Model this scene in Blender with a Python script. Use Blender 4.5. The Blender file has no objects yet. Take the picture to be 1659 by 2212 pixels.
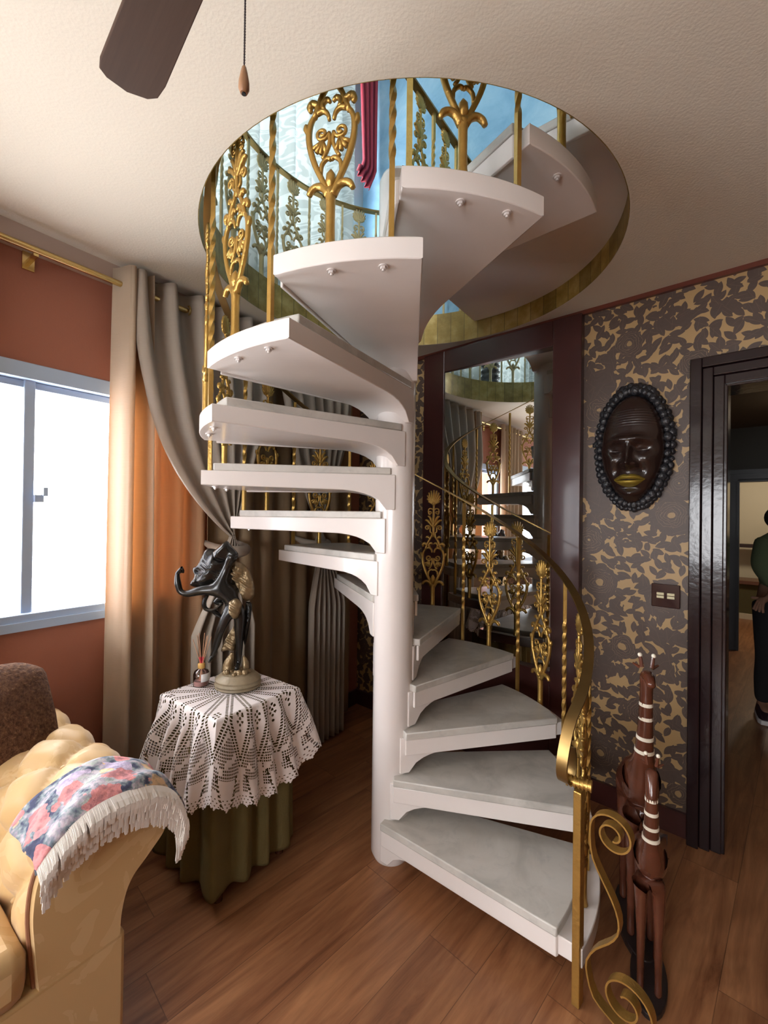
import bpy, math, random
import numpy as np
from mathutils import Vector, Matrix
random.seed(7)
rng = np.random.RandomState(5)
S = bpy.context.scene
COL = S.collection
PI = math.pi

# ------------------------------------------------------------------ camera
H = 1.467
FPX = 943.3
PITCH, ROLL = 0.00597, 0.01268
cd = bpy.data.cameras.new('camera')
cam = bpy.data.objects.new('camera', cd)
COL.objects.link(cam)
cd.sensor_fit = 'VERTICAL'
cd.sensor_height = 36.0
cd.lens = FPX / 2212 * 36.0
cd.clip_start = 0.02
fw = Vector((0, math.cos(PITCH), math.sin(PITCH)))
up = Vector((0, -math.sin(PITCH), math.cos(PITCH)))
rt = Vector((1, 0, 0))
cr, sr = math.cos(ROLL), math.sin(ROLL)
rt2 = rt * cr + up * sr
up2 = up * cr - rt * sr
m = Matrix((rt2, up2, -fw)).transposed().to_4x4()
m.translation = Vector((0, 0, H))
cam.matrix_world = m
S.camera = cam

# ------------------------------------------------------------------ world, exposure
S.view_settings.view_transform = 'Standard'
S.view_settings.look = 'None'
S.view_settings.exposure = 0.1
S.view_settings.gamma = 1.0
S.view_settings.use_curve_mapping = False
w = bpy.data.worlds.new('sky')
S.world = w
w.use_nodes = True
wn = w.node_tree
bg = wn.nodes['Background']
bg.inputs[0].default_value = (0.97, 0.98, 1.0, 1)
bg.inputs[1].default_value = 18.5
S.cycles.max_bounces = 8
S.cycles.diffuse_bounces = 5
S.cycles.glossy_bounces = 5
S.cycles.transmission_bounces = 5
S.cycles.transparent_max_bounces = 10
S.cycles.sample_clamp_indirect = 4.0
S.cycles.caustics_reflective = False
S.cycles.caustics_refractive = False
S.cycles.use_denoising = True
S.cycles.blur_glossy = 0.5

# room frames: C = hidden corner; wall_left runs along D1, wall_right along D2
C = np.array([-.199, 3.466])
D1 = np.array([-.588, -.809]); N1 = np.array([.809, -.588])
D2 = np.array([.754, -.657]); N2 = np.array([-.657, -.754])
FZ = -0.02          # floor level
CZ = 2.58           # ceiling
UZ = 2.77           # upstairs floor
UT = 5.15           # upstairs ceiling
AX = np.array([.048, 1.9276])   # stair axis
HC = np.array([.096, 1.985]); HR = .882   # ceiling hole
TH0 = math.radians(-46.3); DTH = math.radians(26.28); TW = math.radians(30.4)
RISE = .185; TR = .80

def P1(s, d, z): p = C + s * D1 + d * N1; return (float(p[0]), float(p[1]), z)
def P2(s, d, z): p = C + s * D2 + d * N2; return (float(p[0]), float(p[1]), z)
def pol(r, a, z, c=AX): return (float(c[0] + r * math.cos(a)), float(c[1] + r * math.sin(a)), z)

def area(name, loc, target, sx, sy, power, color, portal=False):
    l = bpy.data.lights.new(name, 'AREA')
    l.shape = 'RECTANGLE'; l.size = sx; l.size_y = sy; l.energy = power; l.color = color
    if portal: l.cycles.is_portal = True
    o = bpy.data.objects.new(name, l); COL.objects.link(o)
    o.location = loc
    o.rotation_euler = (Vector(target) - Vector(loc)).to_track_quat('-Z', 'Z').to_euler()
    return o
# window openings: s0, s1, z0, z1
WIN = (1.40, 2.46, 1.03, 2.03)
WIN2 = (3.0, 4.9, .9, 2.1)
UWIN = (.30, 2.9, 3.0, 4.7)
FILL_WIN = (1.0, 2.9, .80, 2.0)   # unseen window added behind the camera for fill light and reflections
def win_portal(name, W, d=-.25):
    s = (W[0] + W[1]) / 2; z = (W[2] + W[3]) / 2
    area(name, P1(s, d, z), P1(s, 1, z), W[1] - W[0], W[3] - W[2], 1, (1, 1, 1), True)
win_portal('window_and_fill_daylight', WIN)
win_portal('window_and_fill_daylight', WIN2)
win_portal('window_and_fill_daylight', UWIN)
# ceiling lamp of the lit room beyond the hallway
def lamp(name, loc, power, color, size=.15):
    l = bpy.data.lights.new(name, 'POINT'); l.energy = power; l.color = color; l.shadow_soft_size = size
    o = bpy.data.objects.new(name, l); COL.objects.link(o); o.location = loc
    return o
lamp('far_room_lamp', P2(2.9, -4.9, 2.3), 55, (1, .86, .66))
lamp('hallway_lamp', P2(2.9, -2.4, 2.4), 4, (1, .8, .58))

# ------------------------------------------------------------------ materials
MATS = {}
class NT:
    def __init__(s, name):
        s.m = bpy.data.materials.new(name); s.m.use_nodes = True
        s.t = s.m.node_tree; s.n = s.t.nodes; s.n.clear()
        s.out = s.n.new('ShaderNodeOutputMaterial')
        MATS[name] = s.m
    def node(s, typ, **kw):
        n = s.n.new(typ)
        for k, v in kw.items(): setattr(n, k, v)
        return n
    def link(s, a, b): s.t.links.new(a, b)
    def val(s, sock, v):
        if hasattr(v, 'is_output') or isinstance(v, bpy.types.NodeSocket): s.link(v, sock)
        elif isinstance(v, (tuple, list)) and len(v) == 3 and sock.type == 'RGBA': sock.default_value = (*v, 1)
        else: sock.default_value = v
    def math(s, op, a, b=0.0, c=0.0, clamp=False):
        n = s.node('ShaderNodeMath', operation=op); n.use_clamp = clamp
        s.val(n.inputs[0], a); s.val(n.inputs[1], b)
        if len(n.inputs) > 2: s.val(n.inputs[2], c)
        return n.outputs[0]
    def mix(s, f, a, b, typ='MIX'):
        n = s.node('ShaderNodeMix', data_type='RGBA', blend_type=typ)
        s.val(n.inputs[0], f); s.val(n.inputs[6], a); s.val(n.inputs[7], b)
        return n.outputs[2]
    def ramp(s, f, stops, interp='LINEAR'):
        n = s.node('ShaderNodeValToRGB'); e = n.color_ramp.elements; n.color_ramp.interpolation = interp
        while len(e) < len(stops): e.new(.5)
        for i, (p, c) in enumerate(stops):
            e[i].position = p; e[i].color = (*c, 1) if len(c) == 3 else c
        s.link(f, n.inputs[0]); return n.outputs[0]
    def coord(s, kind='Object'): return s.node('ShaderNodeTexCoord').outputs[kind]
    def mapping(s, v, scale=(1, 1, 1), rot=(0, 0, 0), loc=(0, 0, 0)):
        n = s.node('ShaderNodeMapping'); s.link(v, n.inputs[0])
        n.inputs['Scale'].default_value = scale; n.inputs['Rotation'].default_value = rot; n.inputs['Location'].default_value = loc
        return n.outputs[0]
    def noise(s, v, scale=5, detail=3, rough=.5, dist=0, out=0):
        n = s.node('ShaderNodeTexNoise'); s.link(v, n.inputs['Vector'])
        n.inputs['Scale'].default_value = scale; n.inputs['Detail'].default_value = detail
        n.inputs['Roughness'].default_value = rough; n.inputs['Distortion'].default_value = dist
        return n.outputs[out]
    def bump(s, h, strength=.3, dist=.01):
        n = s.node('ShaderNodeBump'); n.inputs['Strength'].default_value = strength; n.inputs['Distance'].default_value = dist
        s.link(h, n.inputs['Height']); return n.outputs[0]
    def bsdf(s, color, rough=.5, metal=0., normal=None, coat=0., spec=.5, sheen=0.):
        b = s.node('ShaderNodeBsdfPrincipled')
        s.val(b.inputs['Base Color'], color); s.val(b.inputs['Roughness'], rough); s.val(b.inputs['Metallic'], metal)
        b.inputs['Specular IOR Level'].default_value = spec
        b.inputs['Coat Weight'].default_value = coat; b.inputs['Coat Roughness'].default_value = .08
        b.inputs['Sheen Weight'].default_value = sheen
        if normal is not None: s.link(normal, b.inputs['Normal'])
        return b
    def done(s, sh):
        s.link(sh.outputs[0] if hasattr(sh, 'outputs') else sh, s.out.inputs[0]); return s.m

def simple(name, color, rough=.5, metal=0., nscale=0, nvar=.1, bump=0, bscale=60, coat=0, spec=.5, sheen=0):
    t = NT(name); co = t.coord()
    c = color
    if nscale:
        n = t.noise(co, nscale, 4)
        c = t.mix(n, tuple(x * (1 - nvar) for x in color), tuple(min(1, x * (1 + nvar)) for x in color))
    nm = t.bump(t.noise(co, bscale, 3), bump) if bump else None
    return t.done(t.bsdf(c, rough, metal, nm, coat, spec, sheen))

simple('white_paint', (.78, .73, .70), .22, nscale=6, nvar=.05, bump=.06, bscale=14, coat=.25)
simple('mouldy_paint', (.76, .72, .68), .4, nscale=4, nvar=.08)
simple('brass', (.50, .31, .085), .36, .8, nscale=30, nvar=.22, bump=.2, bscale=90)
simple('brass_pale', (.52, .41, .20), .5, .25, nscale=30, nvar=.2, bump=.2, bscale=90)
simple('rail_brass', (.27, .17, .06), .34, .9, nscale=10, nvar=.3)
simple('rod_brass', (.66, .50, .22), .25, 1.)
simple('gold_paint', (.42, .30, .09), .38, .6, nscale=20, nvar=.2)
simple('hazed_window_metal', (.42, .54, .72), .35, .2)  # blue glare haze over the frames is put into this colour
simple('chrome_bolt', (.72, .68, .66), .25, .2)
simple('dark_wood_frame', (.050, .014, .012), .30, nscale=5, nvar=.3, coat=.15)
simple('door_wood', (.016, .008, .009), .16, nscale=5, nvar=.35, coat=.25, bump=.07, bscale=40, spec=.35)
simple('far_frame', (.012, .013, .02), .4)
simple('red_trim', (.12, .03, .018), .3)
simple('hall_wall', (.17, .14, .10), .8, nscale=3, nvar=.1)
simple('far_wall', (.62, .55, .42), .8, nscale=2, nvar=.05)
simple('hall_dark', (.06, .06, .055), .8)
simple('olive_cloth', (.135, .105, .040), .85, nscale=10, nvar=.15, bump=.2, bscale=120, spec=.2)
simple('bench_cloth', (.09, .075, .03), .9)
simple('white_lace', (.80, .74, .72), .8, nscale=30, nvar=.06)
simple('red_cloth', (.30, .025, .045), .7, nscale=6, nvar=.2)
simple('bronze', (.014, .013, .012), .24, .25, nscale=8, nvar=.5, coat=.15)
simple('old_gold', (.24, .17, .09), .36, .55, nscale=30, nvar=.5, bump=.5, bscale=50)
simple('stone_base', (.24, .19, .12), .5, .1, nscale=20, nvar=.3, bump=.3, bscale=60)
simple('mask_face', (.022, .011, .009), .27, nscale=8, nvar=.3, coat=.4)
simple('mask_ring', (.018, .018, .022), .34, nscale=20, nvar=.4, bump=.8, bscale=70, coat=.2)
simple('mask_lips', (.30, .21, .03), .38, .5, nscale=20, nvar=.2)
simple('carved_wood', (.085, .026, .014), .24, nscale=14, nvar=.45, bump=.2, bscale=30, coat=.4)
simple('dark_carved_wood', (.02, .014, .014), .35, nscale=10, nvar=.3)
simple('bone_white', (.75, .70, .58), .4)
simple('fringe_thread', (.78, .74, .70), .85)
simple('reed', (.55, .30, .18), .6)
simple('reed_red', (.45, .03, .05), .5)
simple('wood_cap', (.62, .36, .10), .5)
simple('paper_label', (.80, .80, .82), .6)
simple('pink_oil', (.75, .42, .38), .1)
simple('chain_metal', (.08, .07, .08), .35, .8)
simple('pull_wood', (.30, .15, .07), .4, nscale=20, nvar=.2, coat=.3)
simple('black_hole', (.01, .01, .01), .5)
simple('switch_plate', (.035, .012, .012), .12, coat=.6)
simple('switch_key', (.62, .56, .34), .4)
simple('skin', (.28, .15, .10), .55)
simple('green_knit', (.085, .11, .055), .9, bump=.3, bscale=200)
simple('black_cloth', (.008, .008, .010), .9)
simple('dark_hair', (.01, .008, .008), .7)
simple('shoe_dark', (.03, .015, .025), .6)
simple('shoe_sole', (.7, .68, .68), .6)
simple('dark_vase', (.015, .016, .018), .2, coat=.4)
simple('mirror_glass', (.86, .88, .87), .0, 1.)
simple('piping', (.24, .10, .05), .6)
simple('upper_white', (.75, .75, .72), .8)
simple('plain_wall', (.50, .44, .36), .75, nscale=1.5, nvar=.04)
simple('cornice', (.40, .30, .25), .5)
simple('shelf_wood', (.03, .012, .01), .5)
simple('bench_wood', (.14, .05, .02), .3)

# ceiling paint
t = NT('ceiling_paint'); co = t.coord()
t.done(t.bsdf(t.mix(t.noise(co, 1.5, 3), (.66, .605, .51), (.70, .645, .545)), .75, 0, t.bump(t.noise(co, 120, 4), .25, .004), spec=.25))
# terracotta wall
t = NT('terracotta'); co = t.coord()
t.done(t.bsdf(t.mix(t.noise(co, 2, 3), (.30, .115, .072), (.34, .130, .084)), .6, 0, t.bump(t.noise(co, 150, 3), .12, .003), spec=.3))
# blue wall upstairs
t = NT('blue_wall'); co = t.coord()
t.done(t.bsdf(t.ramp(t.noise(co, 3.2, 6, .62, .6), [(.3, (.15, .32, .49)), (.52, (.25, .46, .62)), (.75, (.40, .60, .72))]), .7))
# marble tread
t = NT('marble'); co = t.coord()
n1 = t.noise(co, 4, 5, .6, .8); n2 = t.noise(co, 14, 5, .6, 1.0)
c = t.ramp(n1, [(.3, (.40, .39, .36)), (.5, (.55, .53, .49)), (.7, (.63, .61, .57))])
c = t.mix(t.math('MULTIPLY', t.math('SUBTRACT', n2, .52, clamp=True), 1.6, clamp=True), c, (.30, .31, .31))
t.done(t.bsdf(c, .3, spec=.4))
# gold tile band round the hole
t = NT('gold_band'); uv = t.coord('UV')
sx = t.node('ShaderNodeSeparateXYZ'); t.link(uv, sx.inputs[0])
fr = t.math('FRACT', t.math('DIVIDE', sx.outputs[0], .088))
seam = t.math('LESS_THAN', fr, .035)
n = t.noise(uv, 9, 4, .6)
c = t.ramp(n, [(.3, (.21, .135, .020)), (.5, (.33, .225, .055)), (.7, (.47, .35, .13))])
tid = t.node('ShaderNodeTexWhiteNoise', noise_dimensions='1D'); t.link(t.math('FLOOR', t.math('DIVIDE', sx.outputs[0], .088)), tid.inputs['W'])
c = t.mix(.8, c, t.mix(tid.outputs[0], (.62, .60, .5), (1.25, 1.25, 1.2)), 'MULTIPLY')
c = t.mix(seam, c, (.09, .065, .015))
t.done(t.bsdf(c, .42, .3))
# floor laminate: planks run along a heading between the walls
t = NT('laminate'); co = t.coord()
ang = math.radians(90 - 44)
v = t.mapping(co, rot=(0, 0, -ang))
sx = t.node('ShaderNodeSeparateXYZ'); t.link(v, sx.inputs[0])
PWD = .19
row = t.math('FLOOR', t.math('DIVIDE', sx.outputs[1], PWD))
wn_ = t.node('ShaderNodeTexWhiteNoise', noise_dimensions='1D'); t.link(row, wn_.inputs['W'])
xs = t.math('ADD', sx.outputs[0], t.math('MULTIPLY', wn_.outputs[0], 1.3))
colx = t.math('FLOOR', t.math('DIVIDE', xs, 1.25))
pid = t.math('ADD', t.math('MULTIPLY', row, 7.31), t.math('MULTIPLY', colx, 3.17))
wp = t.node('ShaderNodeTexWhiteNoise', noise_dimensions='1D'); t.link(pid, wp.inputs['W'])
cb = t.node('ShaderNodeCombineXYZ'); t.link(t.math('MULTIPLY', xs, 1.0), cb.inputs[0]); t.link(t.math('MULTIPLY', sx.outputs[1], 9.0), cb.inputs[1]); t.link(pid, cb.inputs[2])
g = t.noise(cb.outputs[0], 1.7, 6, .62, .9)
g2 = t.noise(cb.outputs[0], 7, 5, .6, .4)
c = t.ramp(g, [(.25, (.16, .055, .022)), (.42, (.30, .125, .055)), (.6, (.42, .19, .085)), (.78, (.50, .25, .12))])
c = t.mix(.5, c, t.ramp(g2, [(.3, (.6, .6, .6)), (.65, (1, 1, 1))]), 'MULTIPLY')
c = t.mix(.55, c, t.mix(wp.outputs[0], (.55, .50, .48), (1.0, 1.0, 1.0)), 'MULTIPLY')
fy = t.math('FRACT', t.math('DIVIDE', sx.outputs[1], PWD)); fx = t.math('FRACT', t.math('DIVIDE', xs, 1.25))
seam = t.math('MAXIMUM', t.math('LESS_THAN', fy, .012), t.math('LESS_THAN', fx, .002))
c = t.mix(t.math('MULTIPLY', seam, .6), c, (.05, .02, .01))
t.done(t.bsdf(c, .36, 0, t.bump(g2, .04, .002), spec=.45))

# wallpaper: brown leaves and roses over tan ground
def leaf_layer(t, uv, scale, rx, ry, seed, keep=1.0):
    v = t.mapping(uv, scale=(1, 1, 1), loc=(seed, seed * .37, 0))
    vo = t.node('ShaderNodeTexVoronoi', voronoi_dimensions='2D', feature='F1'); t.link(v, vo.inputs['Vector']); vo.inputs['Scale'].default_value = scale
    vo.inputs['Randomness'].default_value = .85
    sub = t.node('ShaderNodeVectorMath', operation='SUBTRACT'); t.link(v, sub.inputs[0]); t.link(vo.outputs['Position'], sub.inputs[1])
    # blender's Position output is divided by scale already
    sc = t.node('ShaderNodeSeparateColor'); t.link(vo.outputs['Color'], sc.inputs[0])
    rot = t.node('ShaderNodeVectorRotate', rotation_type='Z_AXIS'); t.link(sub.outputs[0], rot.inputs['Vector'])
    t.link(t.math('MULTIPLY', sc.outputs[0], 6.283), rot.inputs['Angle'])
    s = t.node('ShaderNodeSeparateXYZ'); t.link(rot.outputs[0], s.inputs[0])
    x = t.math('DIVIDE', s.outputs[0], rx); y = t.math('ABSOLUTE', t.math('DIVIDE', s.outputs[1], ry))
    lim = t.math('SUBTRACT', 1.0, t.math('MULTIPLY', x, x))
    inside = t.math('LESS_THAN', y, lim)
    vein = t.math('LESS_THAN', y, .045)
    if keep < 1: inside = t.math('MULTIPLY', inside, t.math('LESS_THAN', sc.outputs[1], keep))
    return inside, t.math('MULTIPLY', inside, vein)
t = NT('wallpaper'); uv = t.coord('UV')
l1, v1 = leaf_layer(t, uv, 14, .036, .0160, 0)
l2, v2 = leaf_layer(t, uv, 15.5, .033, .0150, 3.7)
l3, v3 = leaf_layer(t, uv, 18, .029, .0135, 9.1)
leaves = t.math('MAXIMUM', l1, t.math('MAXIMUM', l2, l3))
veins = t.math('MAXIMUM', v1, v3)
vr = t.node('ShaderNodeTexVoronoi', voronoi_dimensions='2D', feature='F1'); t.link(uv, vr.inputs['Vector']); vr.inputs['Scale'].default_value = 3.3; vr.inputs['Randomness'].default_value = 1.0
wob = t.noise(uv, 12, 3)
dist = t.math('DIVIDE', vr.outputs['Distance'], 1.0)
rr = t.math('ADD', dist, t.math('MULTIPLY', t.math('SUBTRACT', wob, .5), .20))
rsc = t.node('ShaderNodeSeparateColor'); t.link(vr.outputs['Color'], rsc.inputs[0])
rose = t.math('LESS_THAN', rr, t.math('ADD', .16, t.math('MULTIPLY', rsc.outputs[0], .16)))
rings = t.math('FRACT', t.math('MULTIPLY', t.math('ADD', dist, t.math('MULTIPLY', t.noise(uv, 16, 3), .22)), 26.0))
ringl = t.math('MULTIPLY', t.math('LESS_THAN', rings, .16), t.math('LESS_THAN', dist, .22))
core = t.math('LESS_THAN', rr, .035)
blot = t.math('GREATER_THAN', t.noise(uv, 3.2, 4, .65), .56)
dark = t.math('MAXIMUM', leaves, t.math('MAXIMUM', rose, blot))
tan_ = (.40, .26, .115); brn = t.mix(t.noise(uv, 60, 2), (.070, .045, .034), (.088, .058, .045))
c = t.mix(dark, tan_, brn)
c = t.mix(t.math('MULTIPLY', veins, .35), c, (.20, .13, .08))
c = t.mix(t.math('MULTIPLY', t.math('MULTIPLY', ringl, rose), .55), c, (.26, .17, .10))
c = t.mix(t.math('MULTIPLY', core, .8), c, tan_)
t.done(t.bsdf(c, .48, spec=.45))

# fabrics that let window light through
def fabric(name, col, tcol, tw=.45, bscale=(4, 4, 120), wav=.2, rough=.7):
    t = NT(name); co = t.coord()
    v = t.mapping(co, scale=bscale)
    n = t.noise(v, 3, 4, .6)
    c = t.mix(n, tuple(x * .88 for x in col), col)
    nm = t.bump(n, wav, .004)
    b = t.bsdf(c, rough, 0, nm, sheen=.15)
    tr = t.node('ShaderNodeBsdfTranslucent'); t.val(tr.inputs[0], tcol); t.link(nm, tr.inputs[1])
    mx = t.node('ShaderNodeMixShader'); mx.inputs[0].default_value = tw
    t.link(b.outputs[0], mx.inputs[1]); t.link(tr.outputs[0], mx.inputs[2])
    return t.done(mx)
fabric('beige_curtain', (.55, .45, .33), (.75, .47, .26), .3)
fabric('brown_curtain', (.36, .24, .13), (.55, .28, .12), .22)
fabric('grey_drape', (.42, .355, .29), (.50, .36, .25), .2, rough=.5)
fabric('backlit_curtain', (.52, .31, .17), (.62, .34, .17), .22)  # copy of the beige cloth with the backlight glow in its orange
# lace sheer upstairs
t = NT('lace_sheer'); uv = t.coord('UV')
n = t.noise(uv, 3.2, 2, .5, 1.6); wv = t.math('FRACT', t.math('MULTIPLY', n, 9.0))
c = t.mix(t.math('GREATER_THAN', wv, .5), (.52, .56, .55), (.66, .70, .69))
d = t.node('ShaderNodeBsdfDiffuse'); t.val(d.inputs[0], c)
tr = t.node('ShaderNodeBsdfTranslucent'); t.val(tr.inputs[0], c)
mx = t.node('ShaderNodeMixShader'); mx.inputs[0].default_value = .5
t.link(d.outputs[0], mx.inputs[1]); t.link(tr.outputs[0], mx.inputs[2]); t.done(mx)
# window pane
t = NT('window_pane')
g = t.node('ShaderNodeBsdfGlossy'); g.inputs['Roughness'].default_value = .0
tp = t.node('ShaderNodeBsdfTransparent'); mx = t.node('ShaderNodeMixShader'); mx.inputs[0].default_value = .05
t.link(tp.outputs[0], mx.inputs[1]); t.link(g.outputs[0], mx.inputs[2]); t.done(mx)
t = NT('clear_glass')
g = t.node('ShaderNodeBsdfGlossy'); g.inputs['Roughness'].default_value = .02
tp = t.node('ShaderNodeBsdfTransparent'); tp.inputs[0].default_value = (.93, .86, .86, 1)
fr = t.node('ShaderNodeFresnel'); mx = t.node('ShaderNodeMixShader'); t.link(t.math('MULTIPLY', fr.outputs[0], 2.2, clamp=True), mx.inputs[0])
t.link(tp.outputs[0], mx.inputs[1]); t.link(g.outputs[0], mx.inputs[2]); t.done(mx)
# sofa velvet with damask sheen
t = NT('sofa_fabric'); co = t.coord()
n = t.noise(co, 9, 3, .5, 1.2)
c = t.mix(t.math('GREATER_THAN', n, .55), (.55, .36, .16), (.60, .41, .20))
t.done(t.bsdf(c, .5, 0, None, spec=.35, sheen=.25))
# fur cushion
t = NT('fur'); co = t.coord()
n = t.noise(co, 90, 4, .7)
c = t.ramp(n, [(.35, (.065, .026, .013)), (.6, (.16, .075, .038)), (.75, (.30, .17, .09))])
t.done(t.bsdf(c, .9, 0, t.bump(n, .9, .02), spec=.2))
# floral tapestry
t = NT('tapestry'); co = t.coord()
vo = t.node('ShaderNodeTexVoronoi', feature='F1'); vo.inputs['Scale'].default_value = 13
wv = t.node('ShaderNodeVectorMath', operation='ADD')
ns = t.node('ShaderNodeTexNoise'); t.link(co, ns.inputs['Vector']); ns.inputs['Scale'].default_value = 16
sc_ = t.node('ShaderNodeVectorMath', operation='SCALE'); t.link(ns.outputs[1], sc_.inputs[0]); sc_.inputs['Scale'].default_value = .10
t.link(co, wv.inputs[0]); t.link(sc_.outputs[0], wv.inputs[1]); t.link(wv.outputs[0], vo.inputs['Vector'])
sc = t.node('ShaderNodeSeparateColor'); t.link(vo.outputs['Color'], sc.inputs[0])
flower = t.ramp(sc.outputs[0], [(.0, (.66, .27, .28)), (.40, (.74, .54, .34)), (.60, (.56, .48, .66)), (.8, (.70, .36, .38))], 'CONSTANT')
back = t.ramp(t.noise(co, 24, 3, .6), [(.40, (.06, .07, .14)), (.49, (.26, .33, .36)), (.56, (.50, .44, .52)), (.68, (.44, .52, .48))], 'LINEAR')
c = t.mix(t.math('LESS_THAN', t.math('ADD', vo.outputs['Distance'], t.math('MULTIPLY', t.noise(co, 40, 3), .5)), .72), back, flower)
c = t.mix(.6, c, t.ramp(t.noise(co, 55, 4), [(.38, (.35, .35, .42)), (.58, (1.1, 1.05, 1.0))]), 'MULTIPLY')
t.done(t.bsdf(c, .85, 0, t.bump(t.noise(co, 150, 2), .5, .004)))
# fan blade wood
t = NT('fan_wood'); co = t.coord()
v = t.mapping(co, rot=(0, 0, -math.radians(134.6)), scale=(1, 1, 1))
v = t.mapping(v, scale=(3, 60, 3))
n = t.noise(v, 2, 4, .6)
t.done(t.bsdf(t.mix(n, (.045, .024, .015), (.075, .042, .028)), .7, spec=.2))
M = MATS

# ------------------------------------------------------------------ object helpers
def wloc(o):
    v = Vector(o.location)
    while o.parent: o = o.parent; v += Vector(o.location)
    return v
def thing(name, label, cat, loc, group=None):
    o = bpy.data.objects.new(name, None); COL.objects.link(o)
    o.location = loc; o.empty_display_size = .05
    o['label'] = label; o['category'] = cat
    if group: o['group'] = group
    return o
def tag(o, label, cat, group=None):
    o['label'] = label; o['category'] = cat
    if group: o['group'] = group
    return o
class MB:
    """mesh builder in world coordinates"""
    def __init__(s): s.v = []; s.f = []; s.uv = None
    def add(s, vs, fs):
        b = len(s.v); s.v += [tuple(map(float, x)) for x in vs]; s.f += [tuple(i + b for i in f) for f in fs]
        return s
    def box(s, a, b):
        (x0, y0, z0), (x1, y1, z1) = a, b
        return s.add([(x0, y0, z0), (x1, y0, z0), (x1, y1, z0), (x0, y1, z0), (x0, y0, z1), (x1, y0, z1), (x1, y1, z1), (x0, y1, z1)],
                     [(0, 3, 2, 1), (4, 5, 6, 7), (0, 1, 5, 4), (1, 2, 6, 5), (2, 3, 7, 6), (3, 0, 4, 7)])
    def fbox(s, F, s0, s1, d0, d1, z0, z1):
        vs = [F(a, d, z) for z in (z0, z1) for a, d in ((s0, d0), (s1, d0), (s1, d1), (s0, d1))]
        return s.add(vs, [(0, 3, 2, 1), (4, 5, 6, 7), (0, 1, 5, 4), (1, 2, 6, 5), (2, 3, 7, 6), (3, 0, 4, 7)])
    def prism(s, pts, z0, z1):
        n = len(pts)
        vs = [(x, y, z0) for x, y in pts] + [(x, y, z1) for x, y in pts]
        return s.add(vs, [tuple(range(n - 1, -1, -1)), tuple(range(n, 2 * n))] + [(i, (i + 1) % n, n + (i + 1) % n, n + i) for i in range(n)])
    def lathe(s, prof, c, n=32, cap=True, sx=1, sy=1, f=None):
        vs = []
        for r, z in prof:
            for i in range(n):
                a = 2 * PI * i / n
                k = f(a, z) if f else 1
                vs.append((c[0] + r * k * math.cos(a) * sx, c[1] + r * k * math.sin(a) * sy, z))
        fs = [(j * n + i, j * n + (i + 1) % n, (j + 1) * n + (i + 1) % n, (j + 1) * n + i) for j in range(len(prof) - 1) for i in range(n)]
        if cap: fs += [tuple(range(n - 1, -1, -1)), tuple((len(prof) - 1) * n + i for i in range(n))]
        return s.add(vs, fs)
    def grid(s, nu, nv, fn, closeu=False):
        vs = [fn(i, j) for j in range(nv) for i in range(nu)]
        fs = []
        for j in range(nv - 1):
            for i in range(nu if closeu else nu - 1):
                k = (i + 1) % nu
                fs.append((j * nu + i, j * nu + k, (j + 1) * nu + k, (j + 1) * nu + i))
        return s.add(vs, fs)
    def tube(s, pts, r, n=8, smooth=3, flat=None, cap=True):
        """sweep; r number or list; flat=(normal vec, factor) squashes"""
        P = [Vector(p) for p in pts]
        R = list(r) if isinstance(r, (list, tuple)) else [r] * len(P)
        if smooth > 1 and len(P) > 2: P, R = crom(P, R, smooth)
        T = [(P[min(i + 1, len(P) - 1)] - P[max(i - 1, 0)]).normalized() for i in range(len(P))]
        ref = Vector((0, 1, 0)) if abs(T[0].y) < .9 else Vector((1, 0, 0))
        nrm = (ref - T[0] * ref.dot(T[0])).normalized()
        vs = []
        for i, p in enumerate(P):
            nrm = (nrm - T[i] * nrm.dot(T[i])).normalized(); b = T[i].cross(nrm)
            for k in range(n):
                a = 2 * PI * k / n
                o = (nrm * math.cos(a) + b * math.sin(a)) * R[i]
                if flat: o = o - flat[0] * o.dot(flat[0]) * (1 - flat[1])
                vs.append(p + o)
        L = len(P)
        fs = [(j * n + i, j * n + (i + 1) % n, (j + 1) * n + (i + 1) % n, (j + 1) * n + i) for j in range(L - 1) for i in range(n)]
        if cap: fs += [tuple(range(n - 1, -1, -1)), tuple((L - 1) * n + i for i in range(n))]
        return s.add(vs, fs)
    def strap(s, pts, side, wd, th, smooth=4):
        """flat bar along pts; side = function i-> side vector or Vector; wd width, th thickness"""
        P = [Vector(p) for p in pts]
        W = list(wd) if isinstance(wd, (list, tuple)) else [wd] * len(P)
        if smooth > 1: P, W = crom(P, W, smooth)
        vs = []
        for i, p in enumerate(P):
            T = (P[min(i + 1, len(P) - 1)] - P[max(i - 1, 0)]).normalized()
            sd = side(p) if callable(side) else side
            sd = (sd - T * sd.dot(T)).normalized(); nn = T.cross(sd)
            for a, b in ((-1, -1), (1, -1), (1, 1), (-1, 1)): vs.append(p + sd * a * W[i] / 2 + nn * b * th / 2)
        L = len(P)
        fs = [(j * 4 + i, j * 4 + (i + 1) % 4, (j + 1) * 4 + (i + 1) % 4, (j + 1) * 4 + i) for j in range(L - 1) for i in range(4)]
        fs += [(3, 2, 1, 0), tuple((L - 1) * 4 + i for i in range(4))]
        return s.add(vs, fs)
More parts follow.
